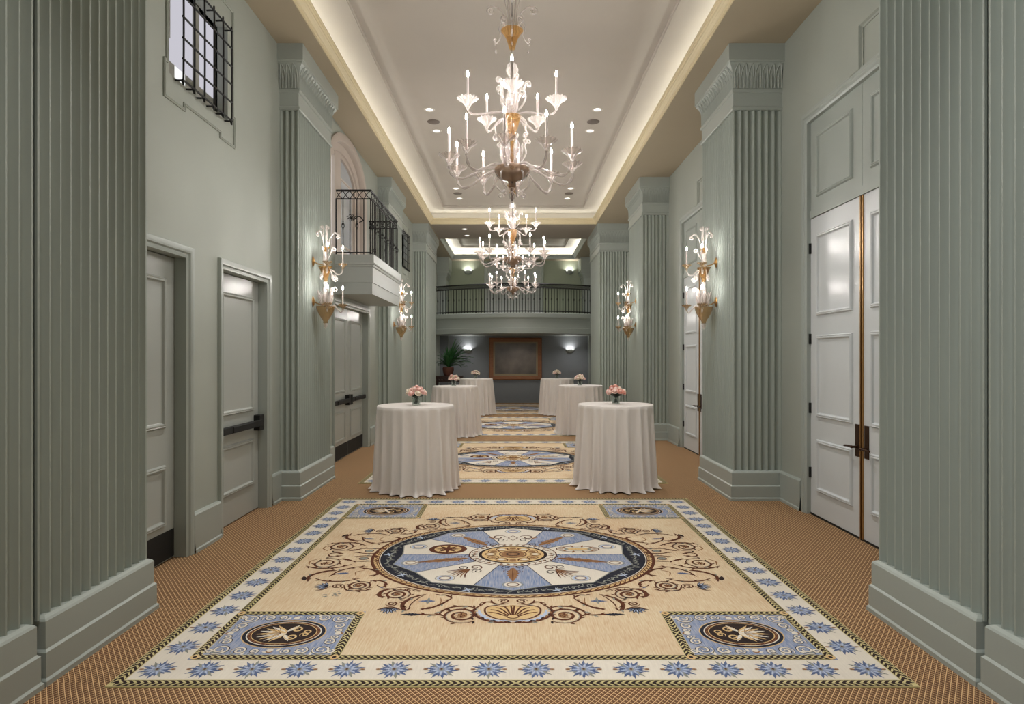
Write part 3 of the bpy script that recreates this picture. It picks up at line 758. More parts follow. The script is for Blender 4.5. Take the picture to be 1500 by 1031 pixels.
def make_rug():
    r = Rug(); rnd = random.Random(5)
    r.mb.box(-HW, HW, -HW, HW, 0, .006, 3)
    r.poly([(-HW, -HW), (HW, -HW), (HW, HW), (-HW, HW)], 3, 0)
    i1 = 2.004
    r.poly([(-i1, -i1), (i1, -i1), (i1, i1), (-i1, i1)], 1, 1)
    hb = (HW + i1) / 2; wb = HW - i1
    for a in (((-hb, -hb), (hb, -hb)), ((hb, -hb), (hb, hb)), ((hb, hb), (-hb, hb)), ((-hb, hb), (-hb, -hb))): r.band(*a[0], *a[1], wb - .004, 1)
    f = 1.797
    r.poly([(-f, -f), (f, -f), (f, f), (-f, f)], 0, 2)
    for a in (((-f + .028, -f + .028), (f - .028, -f + .028)), ((f - .028, -f + .028), (f - .028, f - .028)), ((f - .028, f - .028), (-f + .028, f - .028)), ((-f + .028, f - .028), (-f + .028, -f + .028))): r.band(*a[0], *a[1], .056, 3)
    for i in range(16):
        t = -1.90 + 3.80 * i / 15
        r.rosette(t, -1.90, rnd.random()); r.rosette(t, 1.90, rnd.random())
        if 0 < i < 15: r.rosette(-1.90, t, rnd.random()); r.rosette(1.90, t, rnd.random())
    # corner boxes
    for sx in (-1, 1):
        for sy in (-1, 1):
            X0, X1, Y0, Y1 = .965, 1.797, 1.157, 1.797
            r.T = lambda x, y, sx=sx, sy=sy: (sx * x, sy * y)
            r.poly([(X0, Y0), (X1, Y0), (X1, Y1), (X0, Y1)], 4, 4)
            h = .028
            for a in (((X0 + h, Y0 + h), (X1 - h, Y0 + h)), ((X1 - h, Y0 + h), (X1 - h, Y1 - h)), ((X1 - h, Y1 - h), (X0 + h, Y1 - h)), ((X0 + h, Y1 - h), (X0 + h, Y0 + h))): r.band(*a[0], *a[1], .056, 5)
            for cx_, cy_ in ((X0 + h, Y0 + h), (X1 - h, Y0 + h), (X1 - h, Y1 - h), (X0 + h, Y1 - h)): r.disc(cx_, cy_, .026, .026, 9, 8, 12); r.disc(cx_, cy_, .012, .012, 2, 9, 8)
            cx_, cy_ = (X0 + X1) / 2, (Y0 + Y1) / 2
            for rx, ry, mi, l in ((.250, .188, 9, 6), (.243, .181, 8, 7), (.222, .162, 1, 8), (.215, .156, 6, 9), (.196, .140, 9, 10), (.190, .135, 2, 11)): r.disc(cx_, cy_, rx, ry, mi, l, 48)
            for k in range(44):
                a = 2 * pi * k / 44; r.disc(cx_ + .206 * cos(a), cy_ + .148 * sin(a), .0055, .0055, 7, 10.5, 6)
            # acanthus leaf with tendrils inside the dark disc
            for k in range(9):
                a = (k - 4) * .28 + .1; r.leafy(cx_ - .015, cy_, .185 * (1 - .07 * abs(k - 4)), a * .85, .017, 1 if k % 2 else 9, 12); r.stroke([(cx_ + .02, cy_), (cx_ + .06 * cos(a) + .01, cy_ + .06 * sin(a)), (cx_ + .11 * cos(a) + .01, cy_ + .11 * sin(a))], .004, 6, 13)
            for q in (-1, 1):
                r.spiral(cx_ - .06, cy_ + q * .05, .04, 0, 1.4 * q, .012, 9, 12); r.spiral(cx_ - .13, cy_ + q * .02, .03, 1, -1.3 * q, .010, 9, 12); r.leafy(cx_ - .01, cy_ + q * .02, .10, q * 2.1, .016, 1, 12)
            for ax, ay in ((-1, -1), (1, -1), (1, 1), (-1, 1)):
                ox, oy = cx_ + ax * .29, cy_ + ay * .205
                for dx, dy, rr, tn in ((0, 0, .056, 1.7), (-ax * .115, ay * .012, .044, -1.6), (ax * .012, -ay * .100, .038, -1.5), (-ax * .20, ay * .02, .030, 1.4), (ax * .03, -ay * .16, .024, 1.3), (ax * .055, ay * .02, .026, -1.3)):
                    r.spiral(ox + dx, oy + dy, rr * 1.04, ax * .7, tn, .019, 2, 6); r.spiral(ox + dx, oy + dy, rr, ax * .7, tn, .012, 1, 7)
                for k in range(6): r.leafy(ox - ax * .05 * k, oy + ay * (.045 - .02 * (k % 2)), .045, atan2(ay, ax) + (k - 2) * .7, .010, 1 if k % 2 else 11, 6)
            for dx, dy in ((0, .215), (0, -.215), (.325, 0), (-.325, 0)): r.disc(cx_ + dx, cy_ + dy, .019, .019, 1, 7, 12); r.disc(cx_ + dx * 1.03, cy_ + dy * 1.05, .021, .019, 7, 6, 12)
    r.T = lambda x, y: (x, y)
    # medallion
    A, B = 1.187, .935; E = lambda rr, a: (A * rr * cos(a), B * rr * sin(a))
    r.disc(0, 0, A, B, 6, 3, 120); r.disc(0, 0, A - .026, B - .020, 9, 4, 120); r.disc(0, 0, A - .062, B - .052, 6, 5, 120)
    r.disc(0, 0, A - .070, B - .06, 1, 6, 120); r.disc(0, 0, A - .078, B - .068, 8, 7, 120)
    n = 120
    for k in range(n):
        a = 2 * pi * k / n; d = 2 * pi / n
        r.stroke([E(.982, a), E(.972, a + d * .5), E(.958, a + d * .9), E(.952, a + d * 1.3)], .010, 6, 5)
        r.poly([E(.956, a), E(.956, a + d * .6), E(.966, a + d * .5)], 6, 5)
    va = [radians(-90 + 36 * k) for k in range(10)]; RV = .855
    for k in range(10):
        a0, a1, c = va[k] - radians(18), va[k] + radians(18), va[k]
        mid = lambda p, q: ((p[0] + q[0]) / 2, (p[1] + q[1]) / 2)
        vp, vn, v0 = E(RV, va[k - 1]), E(RV, va[(k + 1) % 10]), E(RV, c)
        m0, m1 = mid(vp, v0), mid(v0, vn); m0 = (m0[0] * .965, m0[1] * .965); m1 = (m1[0] * .965, m1[1] * .965)
        r.poly([E(.30, a0), m0, v0, m1, E(.30, a1)], 4 if k % 2 == 0 else 1, 8)
        r.stroke([E(.30, a0), m0], .007, 8, 9, False)
        r.stroke([m0, v0, m1], .010, 11, 9, False)
        oc = E(.735, c); r.ring(oc[0], oc[1], .078, .064, .007, 11, 10, 24); r.ring(oc[0], oc[1], .064, .052, .016, 1 if k % 2 == 0 else 10, 10, 24); r.ring(oc[0], oc[1], .048, .038, .009, 6, 11, 20); r.disc(oc[0], oc[1], .039, .029, 1, 11, 20)
        # emblem of the sector
        ce = E(.50, c); ang = atan2(B * sin(c), A * cos(c)); ux, uy = cos(ang), sin(ang)
        L_ = .20 + .10 * abs(cos(c))
        if k % 2 == 0:
            r.leafy(ce[0] - ux * L_ * .7, ce[1] - uy * L_ * .7, L_ * 1.5, ang, .05, 7, 10); r.stroke([(ce[0] - ux * L_ * .7, ce[1] - uy * L_ * .7), (ce[0], ce[1]), (ce[0] + ux * L_ * .8, ce[1] + uy * L_ * .8)], .010, 6, 11)
            for q in (-1, 1):
                bx, by = ce[0] - ux * L_ * .75 - q * uy * .05, ce[1] - uy * L_ * .75 + q * ux * .05
                r.spiral(bx, by, .045, ang, 1.3 * q, .009, 2, 11); r.spiral(bx + ux * .09, by + uy * .09, .030, ang + 2, -1.2 * q, .007, 6, 11)
        elif k == 7:
            for q_, (rr, mi) in enumerate(((.165, 6), (.155, 1), (.125, 6), (.118, 9))): r.disc(ce[0], ce[1], rr, rr * .8, mi, 10 + q_ * .5, 32)
            for j in range(8): r.leafy(ce[0], ce[1], .11, pi / 4 * j, .018, 6, 12)
        elif k in (1, 9):
            for j in range(7):
                b = ang - pi * 0 + (j - 3) * .22; r.curve([(ce[0] - ux * .02, ce[1] - uy * .02), (ce[0] + .09 * cos(b - .1), ce[1] + .09 * sin(b - .1)), (ce[0] + .17 * cos(b), ce[1] + .17 * sin(b))], .012, 7 if j % 2 else 6, 11)
            r.spiral(ce[0] - ux * .08, ce[1] - uy * .08, .06, ang, 1.5, .012, 6, 11); r.spiral(ce[0] - ux * .03 - uy * .07, ce[1] - uy * .03 + ux * .07, .045, ang, -1.4, .010, 2, 11)
            r.spiral(ce[0] + uy * .07, ce[1] - ux * .07, .05, ang, 1.4, .010, 2, 11)
        elif k == 5:
            r.ring(ce[0], ce[1], .05, .08, .012, 6, 11, 4)
            for q in (-1, 1):
                r.spiral(ce[0] + q * .13, ce[1] + .02, .07, pi * (q > 0), -1.2 * q, .014, 6, 11); r.spiral(ce[0] + q * .10, ce[1] - .06, .05, 0, 1.3 * q, .010, 2, 11)
                r.leafy(ce[0] + q * .17, ce[1] - .02, .08, pi / 2 - q * .9, .014, 7, 11)
        else:
            r.ring(ce[0], ce[1], .19, .085, .010, 6, 11, 32); r.disc(ce[0], ce[1], .12, .045, 11, 11, 24); r.disc(ce[0], ce[1], .09, .03, 9, 12, 24)
            for j in range(10): a_ = 2 * pi * j / 10; r.leafy(ce[0] + .12 * cos(a_), ce[1] + .05 * sin(a_), .06, a_, .012, 7, 12)
    # sprigs scattered along the dark ring
    for k in range(10):
        a0 = va[k] + radians(1)
        for j in range(24):
            t = (j + .5) / 24; a = a0 + radians(34) * t; pp = E(RV, va[k]); qq = E(RV, va[(k + 1) % 10])
            edge = (pp[0] * (1 - t) + qq[0] * t, pp[1] * (1 - t) + qq[1] * t); re = sqrt((edge[0] / A) ** 2 + (edge[1] / B) ** 2)
            rr = re * .55 + .925 * .45 + rnd.uniform(-.006, .006); c0 = E(rr, a); b = rnd.uniform(0, 2 * pi)
            r.leafy(c0[0], c0[1], rnd.uniform(.03, .055), b, .006, 11, 8); r.leafy(c0[0], c0[1], rnd.uniform(.02, .04), b + 2.2, .005, 11, 8)
        s_ = E(.885, va[k] + radians(18)); 
        for j in range(4): r.leafy(s_[0], s_[1], .045, pi / 2 * j + .4, .009, 10, 9)
    # centre boss
    for rr, mi, l in ((.315, 6, 10), (.305, 1, 11), (.245, 2, 13), (.222, 9, 14)): r.disc(0, 0, A * rr, B * rr, mi, l, 64)
    for k in range(36):
        a = 2 * pi * k / 36; r.stroke([E(.302, a), E(.275, a + .10), E(.25, a + .02)], .012, 6 if k % 2 else 2, 12); c0 = E(.275, a + .05); r.disc(c0[0], c0[1], .012, .010, 7, 12.5, 8)
    for k in range(12):
        a = 2 * pi * k / 12; c0 = E(.16, a); r.ring(c0[0], c0[1], .052, .040, .009, 6, 15, 12); r.disc(c0[0], c0[1], .03, .022, 7 if k % 2 else 1, 15, 10)
    r.ring(0, 0, A * .10, B * .10, .012, 6, 16, 32); r.disc(0, 0, A * .085, B * .085, 7, 16, 24); r.ring(0, 0, .06, .045, .012, 2, 17, 20)
    # acanthus scrolls, four mirrored groups
    for q in (-1, 1):
        for p in (-1, 1):
            r.T = lambda x, y, p=p, q=q: (p * x, q * y)
            # group before the medallion (x > 0 half, y negative mirrored by q)
            W = .021
            r.spiral(.335, 1.215, .125, pi * .75, -2.2, W, 6, 4, .12); r.spiral(.335, 1.215, .05, 0, 1.2, 0.0135, 7, 5)
            r.curve([(.24, 1.11), (.30, 1.075), (.40, 1.085), (.47, 1.16), (.47, 1.22)], W, 6, 4)
            r.curve([(.46, 1.20), (.52, 1.21), (.60, 1.20), (.68, 1.20)], 0.0189, 6, 4); r.leafy(.60, 1.205, .13, -.05, .022, 8, 4)
            r.curve([(.42, .93), (.48, 1.03), (.56, 1.11), (.62, 1.105)], W, 6, 4); r.curve([(.42, .94), (.47, .88), (.52, .885)], 0.0189, 6, 4)
            r.curve([(.62, .87), (.70, .93), (.745, 1.03), (.72, 1.13), (.69, 1.13)], 0.0297, 6, 4); r.curve([(.61, .86), (.66, .95), (.69, 1.04), (.69, 1.12)], 0.0108, 6, 4)
            r.leafy(.53, .985, .12, 0, .018, 5, 4); r.leafy(.58, .985, .05, pi / 2, .012, 11, 4); r.leafy(.58, .985, .06, -pi / 2, .012, 11, 4); r.curve([(.50, .93), (.49, 1.0), (.50, 1.05)], 0.0095, 7, 4)
            r.spiral(.815, .865, .100, pi * .6, 2.3, 0.0203, 6, 4, .1); r.curve([(.66, .80), (.72, .77), (.80, .735), (.87, .76)], 0.0135, 6, 4)
            for j in range(5): r.leafy(.69 + .03 * j, .80 - .012 * j, .035, 2.6 - .2 * j, .007, 6, 4)
            r.curve([(.86, .755), (.93, .80), (.94, .88), (.90, .93)], 0.0324, 6, 4)
            r.spiral(.82, 1.03, .042, 0, 1.8, 0.0135, 6, 4); r.palmette(.82, 1.10, .095, pi / 2); r.curve([(.74, 1.13), (.82, 1.085), (.90, 1.13)], 0.0135, 6, 5)
            # shell half
            for j in range(5):
                a = .12 + j * .34; r.curve([(0, 1.26), (.10 * cos(a), 1.20 - .10 * sin(a)), (.165 * cos(a), 1.20 - .12 * sin(a) - .02)], 0.0121, 6, 6)
            r.fan((.08, 1.16), [(0, 1.05), (.06, 1.075), (.12, 1.06), (.175, 1.10), (.165, 1.19), (.10, 1.26), (0, 1.285)], 9, 4)
            r.curve([(0, 1.06), (.06, 1.08), (.12, 1.06), (.18, 1.10), (.17, 1.20), (.09, 1.275), (0, 1.29)], 0.0135, 6, 5)
            r.curve([(0, 1.33), (.12, 1.315), (.22, 1.25), (.26, 1.14), (.20, 1.04)], 0.0216, 6, 5); r.curve([(0, 1.305), (.12, 1.29), (.20, 1.22), (.225, 1.13)], 0.0270, 10, 4)
            for j in range(9): t = j / 8 * 1.5; r.leafy(.245 * cos(t - .1) , 1.14 + .17 * sin(t - .1), .035, t + 1.2, .008, 7 if j % 2 else 2, 6)
            r.spiral(.06, .985, .04, 0, -1.5, 0.0135, 6, 5); r.curve([(.03, 1.03), (.10, 1.04), (.16, 1.0), (.22, 1.02)], 0.0162, 6, 5)
            if p == 1: r.disc(0, 1.235, .04, .03, 9, 7, 16); r.ring(0, 1.235, .042, .032, .009, 6, 8, 16)
            # group beside the medallion
            r.spiral(1.13, .70, .095, pi * .5, 2.4, 0.0203, 6, 4, .1); r.curve([(1.24, .69), (1.19, .79), (1.08, .80), (1.02, .775)], 0.0162, 6, 4)
            r.curve([(1.07, .60), (.98, .61), (.93, .68), (.955, .74)], 0.0203, 6, 4)
            for j in range(4): r.leafy(1.0 - .015 * j, .68 + .03 * j, .04, 2 + j * .5, .007, 5 if j == 2 else 6, 4)
            r.spiral(1.28, .71, .046, pi, 1.8, 0.0135, 6, 4); r.palmette(1.35, .71, .10, 0); r.curve([(1.33, .71), (1.37, .78), (1.42, .79)], 0.0108, 6, 5)
            r.curve([(1.15, .55), (1.25, .61), (1.40, .61), (1.50, .55)], 0.0175, 6, 4); r.curve([(1.53, .62), (1.55, .50), (1.46, .40), (1.38, .39)], 0.0297, 6, 4)
            r.leafy(1.56, .60, .10, -1.2, .024, 2, 4); r.curve([(1.40, .52), (1.36, .40), (1.25, .31), (1.16, .30)], 0.0175, 6, 4)
            r.curve([(1.22, .32), (1.10, .37), (1.04, .46), (1.10, .50)], 0.0270, 6, 4); r.leafy(1.27, .44, .11, .2, .022, 5, 4); r.curve([(1.16, .38), (1.22, .42), (1.20, .50)], 0.0108, 7, 4)
            r.spiral(1.52, .215, .125, -pi * .4, -2.1, 0.0175, 6, 4, .12); r.curve([(1.66, .28), (1.55, .335), (1.40, .32), (1.30, .24)], 0.0216, 6, 4); r.curve([(1.64, .26), (1.66, .17), (1.60, .10)], 0.0135, 7, 4)
            r.curve([(1.36, .06), (1.24, .03), (1.12, .05), (1.02, .11)], 0.0175, 6, 4); r.curve([(1.34, .16), (1.22, .17), (1.10, .14), (1.04, .10)], 0.0162, 6, 4)
            r.leafy(1.42, .10, .13, pi - .5, .018, 6, 4); r.disc(1.24, .10, .035, .03, 11, 4, 12); r.ring(1.24, .10, .042, .036, .008, 6, 5, 14); r.curve([(1.44, .02), (1.50, .05), (1.56, .03)], 0.0189, 6, 4)
    r.T = lambda x, y: (x, y)
    # old stain in the pile
    for k in range(14):
        x = -1.27 + rnd.uniform(-.09, .06); y = -.85 + rnd.uniform(-.06, .05); r.disc(x, y, rnd.uniform(.006, .018), rnd.uniform(.004, .010), 11, 3.2, 8)
    return r.mb
rug0 = make_rug().build('patterned_rug', RUGM)
RL = ['nearest patterned rug with blue and ivory medallion, all four corners in view', 'second patterned rug, between the nearest pair of draped tables and the middle pair',
      'third patterned rug, partly hidden between the middle and farthest tables', 'farthest patterned rug, dim strip just before the rear wall']
for k in range(4):
    o = rug0 if k == 0 else rug0.copy()
    if k: COL.objects.link(o)
    o.location = (-.004, 5.15 + 5.01 * k, .0005); tag(o, RL[k], 'rug', 'patterned rugs down the hall')

# ------------------------------------------------------------------ draped tables
TZ = 1.07
def cloth_mesh(seed, R=.487):
    rnd = random.Random(seed); mb = MB(); seg = 288
    nf = rnd.choice([19, 20, 21]); ph = [rnd.uniform(-.35, .35) for _ in range(nf)]; am = [rnd.uniform(.55, 1.25) for _ in range(nf)]
    ctr = [2 * pi * (i + .5 + ph[i] * .6) / nf for i in range(nf)]
    def fold(a):
        v = 0
        for c, m in zip(ctr, am):
            d = (a - c + pi) % (2 * pi) - pi; v += m * math.exp(-abs(d / .068) ** 2.2)
        return v
    F = [fold(2 * pi * k / seg) for k in range(seg)]; mf = sum(F) / seg
    lean = rnd.uniform(0, 2 * pi)
    prof = [(0.0001, 0), (.25, 0), (.47, 0), (R - .006, -.0005), (R, -.006)] ; rows = []
    for r, z in prof: rows.append([(r * cos(2 * pi * k / seg), r * sin(2 * pi * k / seg), TZ + z) for k in range(seg)])
    ns = 26
    for j in range(1, ns + 1):
        t = j / ns; row = []
        for k in range(seg):
            a = 2 * pi * k / seg; g = (F[k] - mf)
            tt = t ** .7; r = R + .012 * t + .012 * t ** 1.5 + g * .095 * min(1, tt * 1.05) - .010 * (1 - t) * (g < 0) * 0
            
            z = TZ - .006 - (TZ - .012) * t
            if t > .93: r += (.035 + .02 * sin(3 * a + lean)) * ((t - .93) / .07) ** 2 * (1 if g > 0 else .3); z += .006 * (1 + sin(5 * a + lean)) * (t - .93) / .07
            row.append((r * cos(a + .03 * g * t * sin(2 * a)), r * sin(a + .03 * g * t * sin(2 * a)), max(z, .010)))
        rows.append(row)
    vs = [p for row in rows for p in row]; fs = []
    for i in range(len(rows) - 1):
        for k in range(seg): k2 = (k + 1) % seg; fs.append((i * seg + k, i * seg + k2, (i + 1) * seg + k2, (i + 1) * seg + k))
    mb.add(vs, fs); return mb
TB = [(-1.258, 7.82, 'white floor-length cloth draped over the nearest left round table'), (1.345, 8.00, 'white floor-length cloth draped over the nearest right round table'),
      (-1.265, 13.25, 'white draped round table, middle one of the left row'), (1.50, 13.55, 'white draped round table, middle one of the right row'),
      (-1.11, 18.2, 'white draped round table, farthest of the left row'), (1.31, 18.2, 'white draped round table, farthest of the right row')]
for k, (x, y, lab) in enumerate(TB):
    o = cloth_mesh(11 + k).build('tablecloth', M['cloth'], None, 60, (x, y, .002)); tag(o, lab, 'tablecloth', 'white draped round tables')

# ------------------------------------------------------------------ glass vases with roses
def make_vase():
    v = MB(); R = .052
    v.lathe([(.001, 0), (R, 0), (R, .115), (R - .004, .117), (R - .005, .012), (.001, .010)], seg=24)
    o = v.build('flower_vase', M['vase'], None, 40)
    w = MB(); w.lathe([(.001, .011), (R - .0055, .011), (R - .0055, .085), (.001, .085)], seg=24); w.build('water', M['water'], o, 40)
    return o
def rose_mesh(seed):
    rnd = random.Random(seed); mb = MB(); mb.ball((0, 0, .012), .020, seg=10, rings=6)
    for ring, (n, r, h, tilt) in enumerate(((3, .014, .034, .15), (5, .022, .032, .5), (6, .031, .024, .95))):
        for k in range(n):
            a = 2 * pi * k / n + ring * .5 + rnd.uniform(-.15, .15); rows = []
            for j in range(4):
                t = j / 3; rr = r * (.45 + .55 * sin(pi * .5 * min(1, t * 1.2))) + tilt * .008 * t * t; zz = -.006 + h * t - tilt * .010 * t ** 3
                wd = .024 * sin(pi * (.25 + .55 * t)) + .004
                rows.append([(rr * cos(a) - wd * q * sin(a) - abs(q) ** 2 * .006 * cos(a), rr * sin(a) + wd * q * cos(a) - abs(q) ** 2 * .006 * sin(a), zz - .003 * q * q) for q in (-1, -.5, 0, .5, 1)])
            vs = [p for row in rows for p in row]; mb.add(vs, [(j * 5 + i, j * 5 + i + 1, (j + 1) * 5 + i + 1, (j + 1) * 5 + i) for j in range(3) for i in range(4)])
    return mb
rose_me = []
for mname in ('pink', 'coral', 'blush', 'creamp'):
    mb = rose_mesh(3 + len(rose_me)); me = bpy.data.meshes.new('rose_' + mname); me.from_pydata(mb.v, [], mb.f); me.materials.append(M[mname]); me.shade_smooth(); rose_me.append(me)
def make_bouquet(seed, tones, lab):
    rnd = random.Random(seed); root = thing('rose_bouquet', label=lab, cat='flowers', group='rose bouquets on the tables')
    st = MB(); heads = []
    spots = [(0, 0)] + [(.055, 2 * pi * k / 6 + .3) for k in range(6)] + [(.098, 2 * pi * k / 10) for k in range(10)]
    for i, (r, a) in enumerate(spots):
        r += rnd.uniform(-.008, .008); a += rnd.uniform(-.15, .15)
        z = .215 - 4.6 * r * r + rnd.uniform(-.012, .016) - .012 * (r > .08); d = Vector((cos(a) * r, sin(a) * r, z)); heads.append(d)
        o = bpy.data.objects.new('rose', rose_me[tones[rnd.randrange(len(tones))]]); COL.objects.link(o); o.parent = root; o.location = d
        tl = Vector((cos(a) * r * 6.5, sin(a) * r * 6.5, .62)).normalized(); o.rotation_euler = tl.to_track_quat('Z', 'Y').to_euler(); s = rnd.uniform(1.02, 1.25); o.scale = (s, s, s)
        b = a + pi + rnd.uniform(-.5, .5)
        st.tube(bez([(.036 * cos(b), .036 * sin(b), .014), (cos(a) * r * .12, sin(a) * r * .12, .09), (d.x * .8, d.y * .8, d.z - .03)], 4), .005, 5)
    st.build('stem', M['stemg'], root, 60)['kind'] = 'stuff'
    lf = MB()
    for k in range(64):
        a = rnd.uniform(0, 2 * pi); r = rnd.uniform(.02, .080) if k > 24 else rnd.uniform(.005, .036); z = rnd.uniform(.105, .155) if k > 24 else rnd.uniform(.06, .125); L = rnd.uniform(.03, .055); t = rnd.uniform(-.5, .6)
        if k <= 24: L = .032
        c = Vector((r * cos(a), r * sin(a), z)); u = Vector((cos(a), sin(a), t)).normalized(); w = Vector((-sin(a), cos(a), 0)) * L * .35
        lf.add([c - u * L * .3, c + w + Vector((0, 0, .004)), c + u * L * .7, c - w + Vector((0, 0, .004))], [(0, 1, 2, 3)])
    lf.build('leaves', M['leafg'], root)['kind'] = 'stuff'
    return root
V0 = make_vase(); vk = kid_map()
BT = [((0, 0, 1, 2, 3, 2), 'pink and cream rose bouquet on the nearest left draped table', 'low glass vase on the nearest left draped table'),
      ((2, 2, 0, 1, 3), 'blush and pink rose bouquet on the nearest right draped table', 'low glass vase on the nearest right draped table'),
      ((0, 3, 2, 2), 'peach and white rose bouquet on the middle left draped table', 'small glass vase on the middle left draped table'),
      ((2, 3, 2, 0), 'pale blush rose bouquet on the middle right draped table', 'small glass vase on the middle right draped table'),
      ((3, 3, 2), 'white rose bouquet on the farthest left draped table', 'tiny glass vase on the farthest left draped table'),
      ((3, 2, 3), 'white rose bouquet on the farthest right draped table', 'tiny glass vase on the farthest right draped table')]
for k, ((x, y, _), (tones, lab, vl)) in enumerate(zip(TB, BT)):
    dx = [.01, .0, -.03, -.02, -.02, -.01][k]; c = (x + dx, y - .02, TZ + .0025)
    v = V0 if k == 0 else copy_tree(V0, vk); v.location = c; tag(v, vl, 'vase', 'glass vases on the tables')
    b = make_bouquet(20 + k, tones, lab); b.location = c

# ------------------------------------------------------------------ blown glass pieces shared by chandeliers and sconces
def cup_mesh(r=.095, h=.085, lobes=16, s=1):
    mb = MB()
    mod = lambda rr, z, a: (rr * (1 + .055 * (z / h if z > 0 else 0) * cos(lobes * a)), z + .007 * (z / h) * cos(lobes * a) if z > h * .6 else z)
    mb.lathe([(.006, -.018), (.014, -.012), (.013, 0), (.020, .010), (.034, .032), (.048, .055), (r * .82, h * .86), (r, h), (r * .96, h * .99), (r * .72, h * .80), (.040, .050), (.018, .018), (.006, .014)], seg=48, mod=mod)
    return mb
def curlpath(pts2, ang, z0=0, n=5):
    return [(r * cos(ang), r * sin(ang), z + z0) for r, z in [(p.x, p.y) for p in bez([(a, b, 0) for a, b in pts2], n)]]
def link_me(name, me, parent, loc=(0, 0, 0), rot=(0, 0, 0), lab=None):
    o = bpy.data.objects.new(name, me); COL.objects.link(o); o.parent = parent; o.location = loc; o.rotation_euler = rot
    if lab: o['label'] = lab
    return o
def as_me(mb, name, m, sm=60):
    o = mb.build(name, m, None, sm); me = o.data; bpy.data.objects.remove(o); return me

def bulb_mb(r=.0095, h=.052):
    mb = MB(); mb.lathe([(.0015, 0), (.008, .004), (r, .018), (r * .8, .032), (.004, h * .85), (.0005, h)], seg=10); return mb
ME_CUP = as_me(cup_mesh(), 'drip_cup', M['clear'])
mb = MB(); mb.lathe([(.011, .01), (.0115, .26), (.008, .265), (.001, .265)], seg=12); ME_CAN = as_me(mb, 'candle', M['candle'])
ME_BULB = as_me(bulb_mb(), 'bulb', M['bulb'])
def curl_mesh(pts, r, seg=6, m='clear', name='scroll'):
    mb = MB(); n = len(pts); rr = [r * (.75 + .5 * sin(pi * i / (n - 1))) for i in range(n)]; mb.tube([(p[0], 0, p[1]) for p in pts], rr, seg); return as_me(mb, name, M[m])
def spts(ctrl, c=None, n=5):
    out = [(p.x, p.y) for p in bez([(a, b, 0) for a, b in ctrl], n)]
    if c: out += curl(*c)
    return out
low_arm = spts([(.09, -.015), (.16, .004), (.26, -.02), (.36, -.075), (.45, -.115), (.52, -.115), (.565, -.07), (.58, -.01)])
mb = MB(); mb.tube([(a, 0, b) for a, b in low_arm], [.0115 + .003 * sin(i * .9) for i in range(len(low_arm))], 8); ME_LARM = as_me(mb, 'arm', M['leafglass'])
up_arm = spts([(.03, .49), (.10, .505), (.20, .492), (.30, .468), (.37, .455), (.41, .475), (.42, .505)])
mb = MB(); mb.tube([(a, 0, b) for a, b in up_arm], [.010 + .002 * sin(i * .9) for i in range(len(up_arm))], 8); ME_UARM = as_me(mb, 'arm', M['leafglass'])
ME_SC = {
 'crown': curl_mesh(spts([(.035, 1.26), (.055, 1.36), (.09, 1.44), (.14, 1.485), (.19, 1.495)], (.195, 1.455, .040, .008, pi / 2, -2.6 * pi)), .0065, name='scroll'),
 'crown2': curl_mesh(spts([(.045, 1.25), (.06, 1.33), (.085, 1.37), (.115, 1.36)], (.108, 1.325, .036, .008, pi / 2, -2.2 * pi)), .006, name='scroll'),
 'drop': curl_mesh(spts([(.07, 1.36), (.12, 1.30), (.105, 1.22), (.14, 1.16), (.165, 1.175)], (.155, 1.185, .016, .004, -.3, 1.6 * pi)), .005, name='scroll'),
 'mid': curl_mesh(spts([(.045, .53), (.09, .58), (.125, .65), (.11, .72), (.12, .775)], (.150, .775, .030, .007, pi, -1.4 * pi)), .009, name='scroll'),
 'mid2': curl_mesh(spts([(.05, .60), (.08, .66), (.09, .70)], (.112, .70, .024, .006, pi, -1.4 * pi)), .006, name='scroll'),
 'low': curl_mesh(spts([(.045, .47), (.11, .45), (.16, .39), (.15, .33), (.17, .29)], (.148, .285, .026, .006, .1, -2.2 * pi)), .007, name='scroll'),
 'low2': curl_mesh(spts([(.05, .02), (.10, .08), (.13, .15), (.115, .21), (.13, .25)], (.152, .245, .022, .005, pi, -1.3 * pi)), .007, name='scroll'),
 'under': curl_mesh(spts([(.12, -.03), (.17, -.08), (.155, -.15), (.10, -.20), (.09, -.24)], (.112, -.235, .022, .005, pi, 3.2 * pi)), .008, name='scroll'),
}
mb = MB()
mb.lathe([(.004, 0), (.012, .02), (.026, .07), (.034, .12), (.024, .17), (.008, .20), (.001, .205)], seg=10, sx=.5); ME_LEAF = as_me(mb, 'glass_leaf', M['leafglass'])
mb = MB(); mb.lathe([(.001, 0), (.010, .014), (.003, .034), (.0006, .036)], seg=8); ME_DROP = as_me(mb, 'crystal_drop', M['leafglass'])

